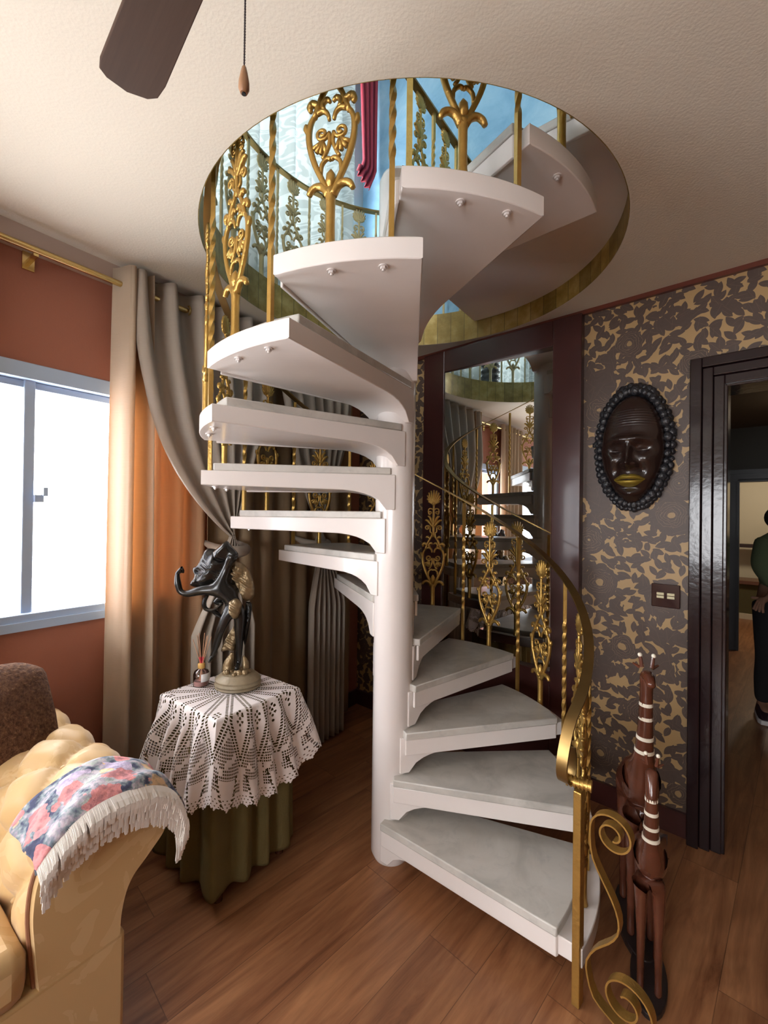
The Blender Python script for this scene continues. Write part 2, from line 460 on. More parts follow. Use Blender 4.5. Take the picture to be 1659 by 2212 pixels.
    def ball(s, c, r, n=10, m=7):
        r = r if isinstance(r, (tuple, list)) else (r, r, r)
        vs = [(c[0], c[1], c[2] - r[2])]
        for j in range(1, m):
            ph = -PI / 2 + PI * j / m
            for i in range(n):
                a = 2 * PI * i / n
                vs.append((c[0] + r[0] * math.cos(ph) * math.cos(a), c[1] + r[1] * math.cos(ph) * math.sin(a), c[2] + r[2] * math.sin(ph)))
        vs.append((c[0], c[1], c[2] + r[2])); L = len(vs) - 1
        fs = [(0, 1 + (i + 1) % n, 1 + i) for i in range(n)]
        fs += [(1 + j * n + i, 1 + j * n + (i + 1) % n, 1 + (j + 1) * n + (i + 1) % n, 1 + (j + 1) * n + i) for j in range(m - 2) for i in range(n)]
        fs += [(1 + (m - 2) * n + i, 1 + (m - 2) * n + (i + 1) % n, L) for i in range(n)]
        return s.add(vs, fs)
    def build(s, name, mat, parent=None, smooth=True, loc=None, kind=None, auto=40, bevel=0, solid=0, sub=0, recalc=True):
        me = bpy.data.meshes.new(name)
        base = Vector(loc) if loc is not None else (wloc(parent) if parent else None)
        if base is None:
            a = np.array(s.v); base = Vector(((a[:, 0].min() + a[:, 0].max()) / 2, (a[:, 1].min() + a[:, 1].max()) / 2, a[:, 2].min()))
        me.from_pydata([(x - base.x, y - base.y, z - base.z) for x, y, z in s.v], [], s.f)
        if recalc:
            import bmesh
            bm = bmesh.new(); bm.from_mesh(me); bmesh.ops.recalc_face_normals(bm, faces=bm.faces); bm.to_mesh(me); bm.free()
        if s.uv is not None:
            ul = me.uv_layers.new(name='UVMap')
            for lo in me.loops: ul.data[lo.index].uv = s.uv[lo.vertex_index]
        me.materials.append(M[mat])
        o = bpy.data.objects.new(name, me); COL.objects.link(o)
        if parent: o.parent = parent; o.location = base - wloc(parent)
        else: o.location = base
        if smooth:
            me.shade_smooth()
            if auto < 180:
                try: me.set_sharp_from_angle(angle=math.radians(auto))
                except Exception: pass
        if kind: o['kind'] = kind
        if solid:
            md = o.modifiers.new('solid', 'SOLIDIFY'); md.thickness = solid; md.offset = 0
        if bevel:
            md = o.modifiers.new('bevel', 'BEVEL'); md.width = bevel; md.segments = 2; md.limit_method = 'ANGLE'; md.angle_limit = math.radians(50)
        if sub:
            md = o.modifiers.new('sub', 'SUBSURF'); md.levels = sub; md.render_levels = sub
        return o
def crom(P, R, k):
    P = [P[0] * 2 - P[1]] + P + [P[-1] * 2 - P[-2]]; R = [R[0]] + R + [R[-1]]
    oP, oR = [], []
    for i in range(1, len(P) - 2):
        for j in range(k):
            t = j / k; a, b, c, d = P[i - 1], P[i], P[i + 1], P[i + 2]
            oP.append(.5 * ((2 * b) + (c - a) * t + (2 * a - 5 * b + 4 * c - d) * t * t + (3 * b - a - 3 * c + d) * t ** 3))
            oR.append(R[i] * (1 - t) + R[i + 1] * t)
    oP.append(P[-2]); oR.append(R[-2])
    return oP, oR
def skinfig(name, mat, parent, verts, edges, radii, root=0, sub=2):
    """one continuous skinned body; verts in world coordinates"""
    base = wloc(parent)
    me = bpy.data.meshes.new(name)
    me.from_pydata([(Vector(v) - base)[:] for v in verts], edges, [])
    me.materials.append(M[mat])
    o = bpy.data.objects.new(name, me); COL.objects.link(o); o.parent = parent
    md = o.modifiers.new('skin', 'SKIN'); md.use_smooth_shade = True
    sv = me.skin_vertices[0].data
    for i, r in enumerate(radii):
        sv[i].radius = (r, r) if not isinstance(r, (tuple, list)) else r
        sv[i].use_root = (i == root)
    if sub:
        s = o.modifiers.new('sub', 'SUBSURF'); s.levels = sub; s.render_levels = sub
    return o
def copy_part(o, parent):
    c = o.copy(); COL.objects.link(c); c.parent = parent
    for ch in list(o.children): copy_part(ch, c)
    return c

# ------------------------------------------------------------------ the room shell
LS, LD = 5.6, 5.0     # room extent along wall_left and wall_right
def wall_with_holes(name, F, s0, s1, z0, z1, holes, mat, th=.2, kind='structure', uv=True):
    ss = sorted({s0, s1, *[h[0] for h in holes], *[h[1] for h in holes]})
    zz = sorted({z0, z1, *[h[2] for h in holes], *[h[3] for h in holes]})
    mb = MB(); uvs = []
    for a, b in zip(ss, ss[1:]):
        for c, d in zip(zz, zz[1:]):
            if any(h[0] <= a and b <= h[1] and h[2] <= c and d <= h[3] for h in holes): continue
            mb.fbox(F, a, b, 0, -th, c, d)
            uvs += [(a, c), (b, c), (b, c), (a, c), (a, d), (b, d), (b, d), (a, d)]
    if uv: mb.uv = uvs
    return mb.build(name, mat, smooth=False, kind=kind)
MB().add([(*P1(-.6, -.6, FZ)[:2], FZ)] * 0, [])
def quad_floor(name, mat, z0, z1):
    mb = MB()
    A = [P1(-.3, -.3, 0), P1(LS + .3, -.3, 0)]
    pa = C + (-.25) * D1 + (-.25) * D2; pb = C + (LS + .25) * D1 - .25 * D2
    pc = pb + (LD + .5) * D2; pd = pa + (LD + .5) * D2
    mb.prism([tuple(p) for p in (pa, pb, pc, pd)], z0, z1)
    return mb.build(name, mat, smooth=False, kind='structure')
# floor covers this room, the hallway and the far room in one laminate
mb = MB()
fp = [P1(LS + .3, -.3, 0)[:2], P1(-.25, -.3, 0)[:2], P2(-.3, -8.2, 0)[:2], P2(6.5, -8.2, 0)[:2], P2(6.5, 5.6, 0)[:2]]
mb.prism(fp, FZ - .1, FZ)
mb.build('floor', 'laminate', smooth=False, kind='structure', loc=(0, 0, FZ))
wall_with_holes('wall_left', P1, -.05, LS, FZ, CZ + .02, [WIN, WIN2], 'terracotta')
DOOR = (2.29, 3.12, FZ, 2.07)
wall_with_holes('wall_right', P2, -.05, LD, FZ, CZ + .02, [DOOR], 'wallpaper', th=.18)
PA = C + LS * D1
def P3(s, d, z): p = PA + s * D2 - d * D1; return (float(p[0]), float(p[1]), z)      # wall behind the camera
wall_with_holes('wall_back', P3, -.1, LD + .2, FZ, CZ + .02, [FILL_WIN], 'plain_wall')
area('window_and_fill_daylight', P3(1.95, -.25, 1.4), P3(1.95, 1, 1.4), 1.9, 1.2, 1, (1, 1, 1), True)  # sky portal for the added window behind the camera
PB = C + LD * D2
def P4(s, d, z): p = PB + s * D1 - d * D2; return (float(p[0]), float(p[1]), z)
wall_with_holes('wall_front', P4, 0, LS, FZ, CZ + .02, [], 'wallpaper')

# ceiling slab with the round stairwell
def slab(name, mat, z0, z1, ext=.2):
    pa = C - ext * D1 - ext * D2; pb = C + (LS + ext) * D1 - ext * D2; pc = pb + (LD + 2 * ext) * D2; pd = pa + (LD + 2 * ext) * D2
    poly = [pa, pb, pc, pd]
    N = 128; inner = []; outer = []
    angs = [2 * PI * i / N for i in range(N)]
    for q in poly: angs.append(math.atan2(q[1] - HC[1], q[0] - HC[0]) % (2 * PI))
    angs = sorted(angs)
    for a in angs:
        d = np.array([math.cos(a), math.sin(a)]); best = 1e9
        for i in range(4):
            p, q = poly[i], poly[(i + 1) % 4]; e = q - p
            den = d[0] * e[1] - d[1] * e[0]
            if abs(den) < 1e-9: continue
            t = ((p[0] - HC[0]) * e[1] - (p[1] - HC[1]) * e[0]) / den
            u = ((p[0] - HC[0]) * d[1] - (p[1] - HC[1]) * d[0]) / den
            if t > 0 and -1e-6 <= u <= 1 + 1e-6: best = min(best, t)
        inner.append(HC + HR * d); outer.append(HC + best * d)
    n = len(angs); vs = []
    for z in (z0, z1):
        vs += [(*p, z) for p in inner] + [(*p, z) for p in outer]
    fs = []
    for i in range(n):
        j = (i + 1) % n
        fs += [(i, j, n + j, n + i), (2 * n + i, 3 * n + i, 3 * n + j, 2 * n + j), (i, 2 * n + i, 2 * n + j, j), (n + i, n + j, 3 * n + j, 3 * n + i)]
    return MB().add(vs, fs).build(name, mat, smooth=False, kind='structure', loc=(0, 0, z0))
slab('ceiling', 'ceiling_paint', CZ, UZ - .012)
slab('floor_upstairs', 'upper_white', UZ - .012, UZ)
# tiled gold band inside the opening
mb = MB(); uvs = []
N = 128
prof = [(HR - .001, CZ + .001), (HR - .003, CZ + .001), (HR - .003, UZ + .004), (HR + .02, UZ + .004)]
for r, z in prof:
    for i in range(N + 1):
        a = 2 * PI * i / N; mb.v.append((HC[0] + r * math.cos(a), HC[1] + r * math.sin(a), z)); uvs.append((a * HR, z))
for j in range(3):
    for i in range(N): mb.f.append((j * (N + 1) + i, j * (N + 1) + i + 1, (j + 1) * (N + 1) + i + 1, (j + 1) * (N + 1) + i))
mb.uv = uvs
mb.build('trim_1', 'gold_band', kind='structure')

# upstairs room
wall_with_holes('wall_upstairs_left', P1, -.05, LS, UZ, UT, [UWIN], 'upper_white')
wall_with_holes('wall_upstairs_right', P2, -.05, LD, UZ, UT, [], 'blue_wall')
wall_with_holes('wall_upstairs_back', P3, -.1, LD + .2, UZ, UT, [(1.4, 3.6, 3.6, 4.7)], 'upper_white')  # unseen opening added to light the blue wall and gallery balusters
area('window_and_fill_daylight', P3(2.5, -.25, 4.15), P3(2.5, 1, 4.15), 2.2, 1.1, 1, (1, 1, 1), True)  # sky portal for the added upstairs opening
wall_with_holes('wall_upstairs_front', P4, 0, LS, UZ, UT, [], 'blue_wall')
quad_floor('ceiling_upstairs', 'upper_white', UT, UT + .1)

# trims along wall_right
MB().fbox(P2, 0, LD, 0, .022, CZ - .022, CZ).build('trim_2', 'red_trim', kind='structure', smooth=False)
MB().fbox(P2, 0, .655, 0, .018, FZ, .09).fbox(P2, 1.695, 2.165, 0, .018, FZ, .09).build('baseboard_right', 'dark_wood_frame', kind='structure', smooth=False)
MB().fbox(P1, 0, LS, 0, .018, FZ, .09).build('baseboard_left', 'dark_wood_frame', kind='structure', smooth=False)

mbc = MB().fbox(P1, 0, LS, 0, .05, 2.50, CZ).build('trim_3', 'cornice', kind='structure', smooth=False)
# window in wall_left
def window(name, W, mull, F=P1):
    s0, s1, z0, z1 = W
    mb = MB()
    for a in ((s0, s1, z0 - .035, z0 + .02), (s0, s1, z1 - .035, z1 + .03), (s0 - .03, s0 + .025, z0, z1), (s1 - .025, s1 + .03, z0, z1)):
        mb.fbox(F, a[0], a[1], -.10, .010, a[2], a[3])
    for q in mull: mb.fbox(F, q - .019, q + .019, -.07, -.02, z0, z1)
    mb.fbox(F, s0, s1, -.07, -.03, z1 - .065, z1 - .035)
    o = mb.build(name, 'hazed_window_metal', kind='structure', bevel=.004, smooth=False)
    MB().fbox(F, s0 + .02, s1 - .02, -.052, -.047, z0, z1).build('window_pane', 'window_pane', o, smooth=False)
    return o
w1 = window('window_1', WIN, [2.10])
mb = MB(); mb.fbox(P1, 2.055, 2.085, -.02, .006, 1.50, 1.53).fbox(P1, 2.045, 2.06, -.012, .02, 1.525, 1.56)
mb.build('window_latch', 'hazed_window_metal', w1, smooth=False)
window('window_2', WIN2, [3.63, 4.27])
window('window_3', UWIN, [1.1])
window('fill_window', FILL_WIN, [2.55], F=P3)  # frame and pane of the added, unseen fill window
# opening frames above and below the window seen as bluish bands
MB().fbox(P1, 1.72, 2.34, 0, .022, .985, 1.02).build('window_sill', 'hazed_window_metal', w1, smooth=False)

# ------------------------------------------------------------------ doorway, hallway, far room
def architrave(mb, F, s0, s1, z1, widths=((.0, .045, .062), (.045, .085, .045), (.085, .125, .03)), zb=FZ, back=-.18):
    for a, b, d in widths:
        A, B = .125 - b, .125 - a    # distance outwards from opening
        mb.fbox(F, s0 - B, s0 - A, 0, d, zb, z1 + B)
        mb.fbox(F, s1 + A, s1 + B, 0, d, zb, z1 + B)
        mb.fbox(F, s0 - A, s1 + A, 0, d, z1 + A, z1 + B)
    # lining of the opening
    mb.fbox(F, s0 - .02, s0 + .012, back, .02, zb, z1 + .012)
    mb.fbox(F, s1 - .012, s1 + .02, back, .02, zb, z1 + .012)
    mb.fbox(F, s0, s1, back, .02, z1 - .012, z1 + .02)
mb = MB(); architrave(mb, P2, DOOR[0], DOOR[1], DOOR[3])
mb.build('door_1', 'door_wood', kind='structure', bevel=.004, smooth=False)
# hallway
HB = -3.9
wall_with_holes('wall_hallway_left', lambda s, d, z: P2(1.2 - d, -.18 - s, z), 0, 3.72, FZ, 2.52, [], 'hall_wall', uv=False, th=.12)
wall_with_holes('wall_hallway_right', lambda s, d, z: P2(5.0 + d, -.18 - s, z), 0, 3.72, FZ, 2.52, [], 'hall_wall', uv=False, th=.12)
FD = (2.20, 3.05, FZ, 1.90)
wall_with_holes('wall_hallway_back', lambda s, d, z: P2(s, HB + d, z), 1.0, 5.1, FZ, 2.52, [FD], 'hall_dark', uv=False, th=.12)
mb = MB().fbox(P2, 1.0, 5.2, -.18, -8.1, 2.5, 2.58)
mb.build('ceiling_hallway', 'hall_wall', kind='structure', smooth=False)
mb = MB(); architrave(mb, lambda s, d, z: P2(s, HB + d, z), FD[0], FD[1], FD[3], widths=((.0, .05, .03), (.05, .125, .02)), back=-.12)
mb.build('door_2', 'far_frame', kind='structure', smooth=False)
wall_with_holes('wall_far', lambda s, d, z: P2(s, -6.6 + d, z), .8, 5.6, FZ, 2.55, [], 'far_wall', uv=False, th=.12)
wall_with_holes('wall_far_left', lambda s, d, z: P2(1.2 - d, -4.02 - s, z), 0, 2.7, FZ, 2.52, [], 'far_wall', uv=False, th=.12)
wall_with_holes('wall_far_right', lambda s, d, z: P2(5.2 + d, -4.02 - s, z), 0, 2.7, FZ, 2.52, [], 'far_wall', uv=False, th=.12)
# shelf and bench against the far wall
sh = MB().fbox(P2, 1.9, 2.80, -6.48, -6.25, 1.03, 1.08).build('wall_shelf', 'shelf_wood', smooth=False)
tag(sh, 'short dark wooden shelf on the cream wall seen through the far doorway', 'shelf')
bt = thing('bench', 'low bench with reddish wood top and olive cloth front in the far lit room', 'bench', P2(2.7, -6.2, FZ))
MB().fbox(P2, 1.6, 4.2, -6.45, -5.95, .50, .55).build('bench_top', 'bench_wood', bt, smooth=False)
MB().fbox(P2, 1.65, 4.15, -6.43, -6.0, .06, .50).build('bench_front', 'bench_cloth', bt, smooth=False)
MB().fbox(P2, 1.62, 4.18, -6.44, -5.97, FZ, .06).build('bench_plinth', 'far_wall', bt, smooth=False)

# ------------------------------------------------------------------ spiral staircase
stair = thing('spiral_staircase', 'white spiral staircase with marble treads, round column and ornate brass balusters', 'staircase', (AX[0], AX[1], FZ))
RC = .086
MB().lathe([(RC - .012, FZ), (RC, FZ + .025), (RC, 2.93), (RC - .01, 2.955), (RC * .5, 2.975), (.012, 2.98)], AX, 48).build('center_column', 'white_paint', stair, auto=60)

TM, TB = .030, .058
def tread_geom(k, th, tw, zt, R=TR):
    mid = th + tw / 2
    md = np.array([math.cos(mid), math.sin(mid)]); pr = np.array([math.sin(mid), -math.cos(mid)])
    fi = AX + pr * .092 + md * .0; bi = AX - pr * .092
    def fo(r): return AX + r * np.array([math.cos(th), math.sin(th)])
    def bo(r): return AX + r * np.array([math.cos(th + tw), math.sin(th + tw)])
    return fi, bi, fo, bo
def make_tread(k, th, tw=TW, R=TR, inset=.045):
    zt = k * RISE; z1 = zt - TM; z0 = z1 - TB
    fi, bi, fo, bo = tread_geom(k, th, tw, zt)
    mb = MB()
    ts = [0, .05, .09, .13, .17, .22, .28, .34, .55, .8, 1]
    def zb(t):
        u = min(1, max(0, (.30 - t) / .24))
        return z0 - .012 * (1 - t) - .078 * (1 - math.sqrt(max(0, 1 - u * u)))
    F = [fi + (fo(R) - fi) * t for t in ts]; B = [bi + (bo(R) - bi) * t for t in ts]
    n = len(ts); vs = []
    for i, t in enumerate(ts):
        vs += [(*F[i], z1), (*B[i], z1), (*B[i], zb(t)), (*F[i], zb(t))]
    fs = [(0, 1, 2, 3)]
    for i in range(n - 1):
        for a in range(4): fs.append((4 * i + a, 4 * i + (a + 1) % 4, 4 * i + 4 + (a + 1) % 4, 4 * i + 4 + a))
    # outer arc
    A = max(10, int(tw / math.radians(3)))
    base = len(vs); arc = [(th + tw * j / A) for j in range(A + 1)]
    mb.add(vs, fs)
    av = [pol(R, a, z1) for a in arc] + [pol(R, a, z0) for a in arc]
    fs = [tuple(range(A + 1)), tuple(range(2 * A + 1, A, -1))] + [(j, j + 1, A + 2 + j, A + 1 + j) for j in range(A)]
    mb.add(av, fs)
    body = mb.build('tread', 'white_paint', stair, bevel=.003, smooth=True, auto=30)
    # marble slab with down-turned nosing
    Rm = R - inset
    mb = MB(); pr = np.array([math.sin(th), -math.cos(th)]) * .022
    f0 = fi + (fo(1) - fi) * .02 + pr; f1 = fo(Rm) + pr
    pts = [tuple(f0), tuple(f1)] + [pol(Rm, a, 0)[:2] for a in arc[1:]] + [tuple(bi + (bo(1) - bi) * .02)]
    mb.prism(pts, z1, zt)
    e = fo(Rm) - (fi + (fo(1) - fi) * .02); e = e / np.linalg.norm(e)
    q = [f0, f1, f1 - pr * .8, f0 - pr * .8]
    q[0] = f0 + e * 0.0 - pr * .25; q[1] = f1 - e * .004 - pr * .25
    mb2 = MB().prism([tuple(x) for x in q], z0 - .008, z1)
    slab_o = mb.build('marble_slab', 'marble', body, bevel=.004, smooth=True, auto=30)
    mb2.build('nosing_board', 'white_paint', body, bevel=.003, smooth=False)
    return body
NTR = 14
for k in range(1, NTR + 1):
    th = TH0 + (k - 1) * DTH
    b = make_tread(k, th, R=.825 if k == 1 else TR, inset=.07 if k == 1 else .045)
    for off in (.46, .87):
        if k == NTR and off > .8: continue
        a = th + off * DTH * 1.0
        c = pol(.765, a, 0)
        z = k * RISE - TM - TB
        MB().lathe([(.013, z - .003), (.013, z), ], c, 16).lathe([(.0085, z - .009), (.0085, z)], c, 6).lathe([(.004, z - .014), (.004, z - .009)], c, 8).build('bolt', 'chrome_bolt', b, auto=30)
# landing sector at the top
th = TH0 + NTR * DTH - math.radians(4)
land = make_tread(15, th, math.radians(58) + 2 * PI - th % (2 * PI) if False else (math.radians(58 + 360) - th), R=.95, inset=.0)
land.name = 'landing'

# ornamental cast baluster: local x sideways, z up, centred at origin, height 1 unit = HB_
def ornament_mesh(hgt):
    mb = MB()
    TH = 1.15
    def tk(r): return [q * TH for q in r] if isinstance(r, list) else r * TH
    def both(pts, r, n=6, sm=3):
        for sg in (1, -1): mb.tube([(sg * x, y, z) for x, y, z in [(p[0], p[2] if len(p) > 2 else 0, p[1]) for p in pts]], tk(r), n, sm)
    def mid(pts, r, n=8, sm=3): mb.tube([(p[0], 0, p[1]) for p in pts], tk(r), n, sm)
    def spiral(cx, cz, r0, turns, sg, start, r=.0035):
        pts = []
        n = int(8 * turns)
        for i in range(n + 1):
            a = start + sg * 2 * PI * turns * i / n; q = r0 * (1 - .8 * i / n)
            pts.append((cx + q * math.cos(a), cz + q * math.sin(a)))
        both(pts, r, 6, 2)
    # stem and foot
    mid([(0, 0), (0, .02), (0, .06), (0, .12), (0, .15)], [.013, .010, .0095, .010, .012], 10)
    # drooping leaves
    both([(.004, .135), (.018, .158), (.036, .165), (.050, .158), (.057, .145)], [.010, .009, .008, .008, .006])
    # goblet sides
    both([(.004, .135), (.020, .175), (.042, .225), (.056, .275), (.059, .315), (.052, .345), (.038, .362)], [.008, .007, .007, .007, .007, .006, .005])
    both([(.058, .310), (.066, .325), (.066, .337)], [.006, .007, .005])
    both([(.038, .362), (.022, .366), (.010, .355), (.006, .338)], [.006, .006, .005, .004])
    # bud
    mid([(0, .155), (0, .17), (0, .19), (0, .205)], [.006, .012, .010, .002])
    both([(.026, .195), (.024, .222), (.010, .236), (0, .232)], [.004, .005, .005, .005])
    # scrolls within goblet
    spiral(.024, .305, .018, 1.4, 1, PI, .004)
    both([(.006, .305), (.004, .28), (.012, .255), (.022, .238)], .0045)
    for k in range(4):
        a = math.radians(-25 - 28 * k)
        both([(.022, .285), (.022 + .028 * math.cos(a), .282 + .03 * math.sin(a))], [.004, .0055], 6, 1)
    # crown above goblet
    both([(.045, .352), (.034, .385), (.024, .41), (.012, .43), (.008, .452)], [.006, .0065, .006, .005, .004])
    both([(.034, .383), (.050, .392), (.058, .382), (.054, .372)], [.007, .008, .007, .005])
    both([(.020, .366), (.024, .385), (.012, .395), (.004, .386)], [.006, .006, .006, .004])
    both([(.018, .42), (.032, .432), (.040, .424)], [.006, .007, .005])
    # upper leaf burst with scrolls
    mid([(0, .43), (0, .47), (0, .52), (0, .58), (0, .63)], [.004, .006, .007, .005, .005])
    spiral(.033, .485, .016, 1.3, -1, PI, .0038)
    both([(.006, .452), (.018, .462), (.017, .485)], .004)
    both([(.004, .49), (.020, .515), (.036, .530), (.046, .528)], [.006, .008, .007, .004])
    both([(.004, .505), (.014, .535), (.024, .552), (.032, .552)], [.006, .007, .006, .004])
    spiral(.018, .575, .012, 1.2, 1, -PI / 2, .0034)
    both([(.030, .578), (.026, .597), (.012, .60), (.004, .592)], .0035)
    # palmette fan
    for k in range(11):
        a = math.radians(-125 + 25 * k)
        tx, tz = .037 * math.sin(a), .668 + .044 * math.cos(a)
        mb.tube([(0, 0, .626), (tx * .62, -.003, .626 + (tz - .626) * .5 + .002), (tx, 0, tz)], [.004, .0068, .0048], 6, 2)
    mb.ball((0, 0, .628), (.012, .008, .010), 8, 6)
    s = hgt / .712
    mb.v = [(x * 1.12, y * 1.15, z * s) for x, y, z in mb.v]
    mb.v = [(x, y * 1.0, z) for x, y, z in mb.v]
    return mb
def bar_mesh(hgt, r=.0072):
    mb = MB(); n = 60; vs = []
    for i in range(n + 1):
        t = i / n; z = hgt * t
        u = min(1, max(0, (t - .30) / .5)); a = u * 2 * PI * 2.2 + PI / 4
        for k in range(4): vs.append((r * 1.414 * math.cos(a + k * PI / 2), r * 1.414 * math.sin(a + k * PI / 2), z))
    fs = [(j * 4 + i, j * 4 + (i + 1) % 4, j * 4 + 4 + (i + 1) % 4, j * 4 + 4 + i) for j in range(n) for i in range(4)] + [(3, 2, 1, 0), (4 * n, 4 * n + 1, 4 * n + 2, 4 * n + 3)]
    return mb.add(vs, fs)
RAILH = .645
def railz(th): return ((th - TH0) / DTH + 1) * RISE + RAILH
BR = .778
orn0 = bar0 = None
def place(proto, parent, loc, rz):
    o = proto.copy(); COL.objects.link(o); o.parent = parent
    o.location = Vector(loc) - wloc(parent); o.rotation_euler = (0, 0, rz)
    return o
ho = RAILH + .46 * RISE - .004
orn0 = ornament_mesh(ho).build('ornamental_baluster', 'brass', stair, loc=(0, 0, 0), auto=180)
ht = RAILH + .87 * RISE + .0
bar0 = bar_mesh(ht + .08).build('twisted_baluster', 'brass', stair, loc=(0, 0, 0), smooth=True, auto=50)
first = True
for k in range(1, NTR + 1):
    th = TH0 + (k - 1) * DTH
    a = th + .46 * DTH
    loc = pol(BR, a, k * RISE - TM)
    if first:
        orn0.location = Vector(loc) - wloc(stair); orn0.rotation_euler = (0, 0, a + PI / 2)
    else: place(orn0, stair, loc, a + PI / 2)
    a = th + .93 * DTH
    if k < NTR:
        loc = pol(BR + .004, a, k * RISE - TM - .055)
        if first: bar0.location = Vector(loc) - wloc(stair); bar0.rotation_euler = (0, 0, a)
        else: place(bar0, stair, loc, a)
    first = False

# handrail: flat brass bar on a helix
pts = []
a = TH0 + math.radians(1)
end = TH0 + NTR * DTH
while a < end:
    pts.append(pol(BR + .002, a, railz(a))); a += math.radians(5)
pts.append(pol(BR + .002, end, railz(end)))
top = pts[0]
tg = np.array([math.sin(TH0), -math.cos(TH0)])    # direction walking off the first tread
curl = []
cz = top[2] - .02; cx = np.array(top[:2])
# the bar swoops down past the newel and curls under
sw = [(.035, -.045), (.062, -.105), (.066, -.150), (.050, -.178), (.022, -.185), (.004, -.165), (.0, -.125), (.010, -.085)]
curl = [(*(np.array(top[:2]) + tg * d), top[2] + z) for d, z in sw][::-1]
def radial(p):
    v = Vector((p[0] - AX[0], p[1] - AX[1], 0)); return v.normalized()
MB().strap(curl + pts, radial, .034, .0065, 3).build('handrail', 'rail_brass', stair, auto=50)
# newel post with ribbed knuckle and S-scroll
NW = np.array([.61, 1.345])
nwd = Vector((.69, -.72, 0)).normalized(); nws = Vector((.72, .69, 0)).normalized()
mb = MB()
def npt(d, z, s=0): return (NW[0] + nwd.x * d + nws.x * s, NW[1] + nwd.y * d + nws.y * s, z)
mb.strap([npt(0, FZ), npt(0, .3), npt(0, .63)], nws, .034, .024, 1)
newel = mb.build('newel_post', 'brass', stair, bevel=.003, smooth=False)
mb = MB()
mb.tube([npt(-.034, .652, -.012), npt(.03, .652, .006)], .014, 12, 1)
for i in range(7): 
    p0 = npt(-.034 + .0107 * i, .652, -.012 + .003 * i); p1 = npt(-.0295 + .0107 * i, .652, -.011 + .003 * i)
    mb.tube([p0, p1], .017, 12, 1)
mb.build('ribbed_knuckle', 'brass', newel, auto=40)
def spir(cx, cz, r0, a0, turns, shrink=.78, n=26):
    return [(cx + r0 * (1 - shrink * i / n) * math.cos(a0 + 2 * PI * turns * i / n), cz + r0 * (1 - shrink * i / n) * math.sin(a0 + 2 * PI * turns * i / n)) for i in range(n + 1)]
# upper scroll (centre .085,.54) clockwise from the left edge, lower scroll (centre .125,.10)
up_s = spir(.088, .548, .062, math.radians(185), -1.75)[::-1]
dn_s = spir(.125, .095, .080, math.radians(205), 1.75)
path = up_s + [(.027, .50), (.035, .455), (.060, .41), (.088, .365), (.106, .32), (.104, .275), (.080, .235), (.045, .195), (.020, .145), (.022, .10), (.040, .05)] + spir(.125, .095, .082, math.radians(235), 1.70)
MB().strap([npt(d + .012, max(z, FZ + .006)) for d, z in path], nws, .030, .005, 2).build('scroll', 'brass', newel, auto=50)
# guard rail from column head across the landing
ga = math.radians(53)
rz_ = 3.47
MB().strap([pol(.02, ga, rz_), pol(.4, ga, rz_), pol(.86, ga, rz_)], Vector((-math.sin(ga), math.cos(ga), 0)), .036, .010, 1).build('guard_rail', 'rail_brass', stair, smooth=False)
mb = MB().strap([pol(.045, math.radians(-20), 2.93), pol(.045, math.radians(-20), 3.2), pol(.045, math.radians(-20), rz_ + .6)], Vector((1, 0, 0)), .026, .026, 1)
mb.build('column_post', 'brass', stair, smooth=False)
for i, r in enumerate((.17, .29, .41, .53, .65, .77)):
    p = place(orn0 if i % 2 == 0 else bar0, stair, pol(r, ga, 2.775), ga)
    p.scale = (1, 1, (rz_ - 2.775) / (ho if i % 2 == 0 else ht + .08))

# gallery railing round the opening upstairs
gal = thing('gallery_railing', 'brass railing with palmette balusters round the stairwell opening on the upper floor', 'railing', (HC[0], HC[1], UZ + .004))
GR = .905; g0, g1 = math.radians(62), math.radians(312)
GZ = 3.462
pts = []
a = g0
while a <= g1: pts.append(pol(GR, a, GZ, HC)); a += math.radians(5)
MB().strap(pts, lambda p: Vector((p[0] - HC[0], p[1] - HC[1], 0)).normalized(), .034, .010, 1).build('handrail', 'rail_brass', gal, auto=50)
gp = None
n = int((g1 - g0) / math.radians(7.2)); hg = GZ - UZ - .004
og = ornament_mesh(hg).build('ornamental_baluster', 'brass_pale', gal, loc=(0, 0, 0), auto=180)
bg_ = bar_mesh(hg, .006).build('twisted_baluster', 'brass_pale', gal, loc=(0, 0, 0), auto=50)
fo_ = fb_ = True
for i in range(n + 1):
    a = g0 + math.radians(3) + i * math.radians(7.2)
    loc = pol(GR, a, UZ + .002, HC)
    if i % 2 == 0:
        if fo_: og.location = Vector(loc) - wloc(gal); og.rotation_euler = (0, 0, a + PI / 2); fo_ = False
        else: place(og, gal, loc, a + PI / 2)
    else:
        if fb_: bg_.location = Vector(loc) - wloc(gal); bg_.rotation_euler = (0, 0, a); fb_ = False
        else: place(bg_, gal, loc, a)

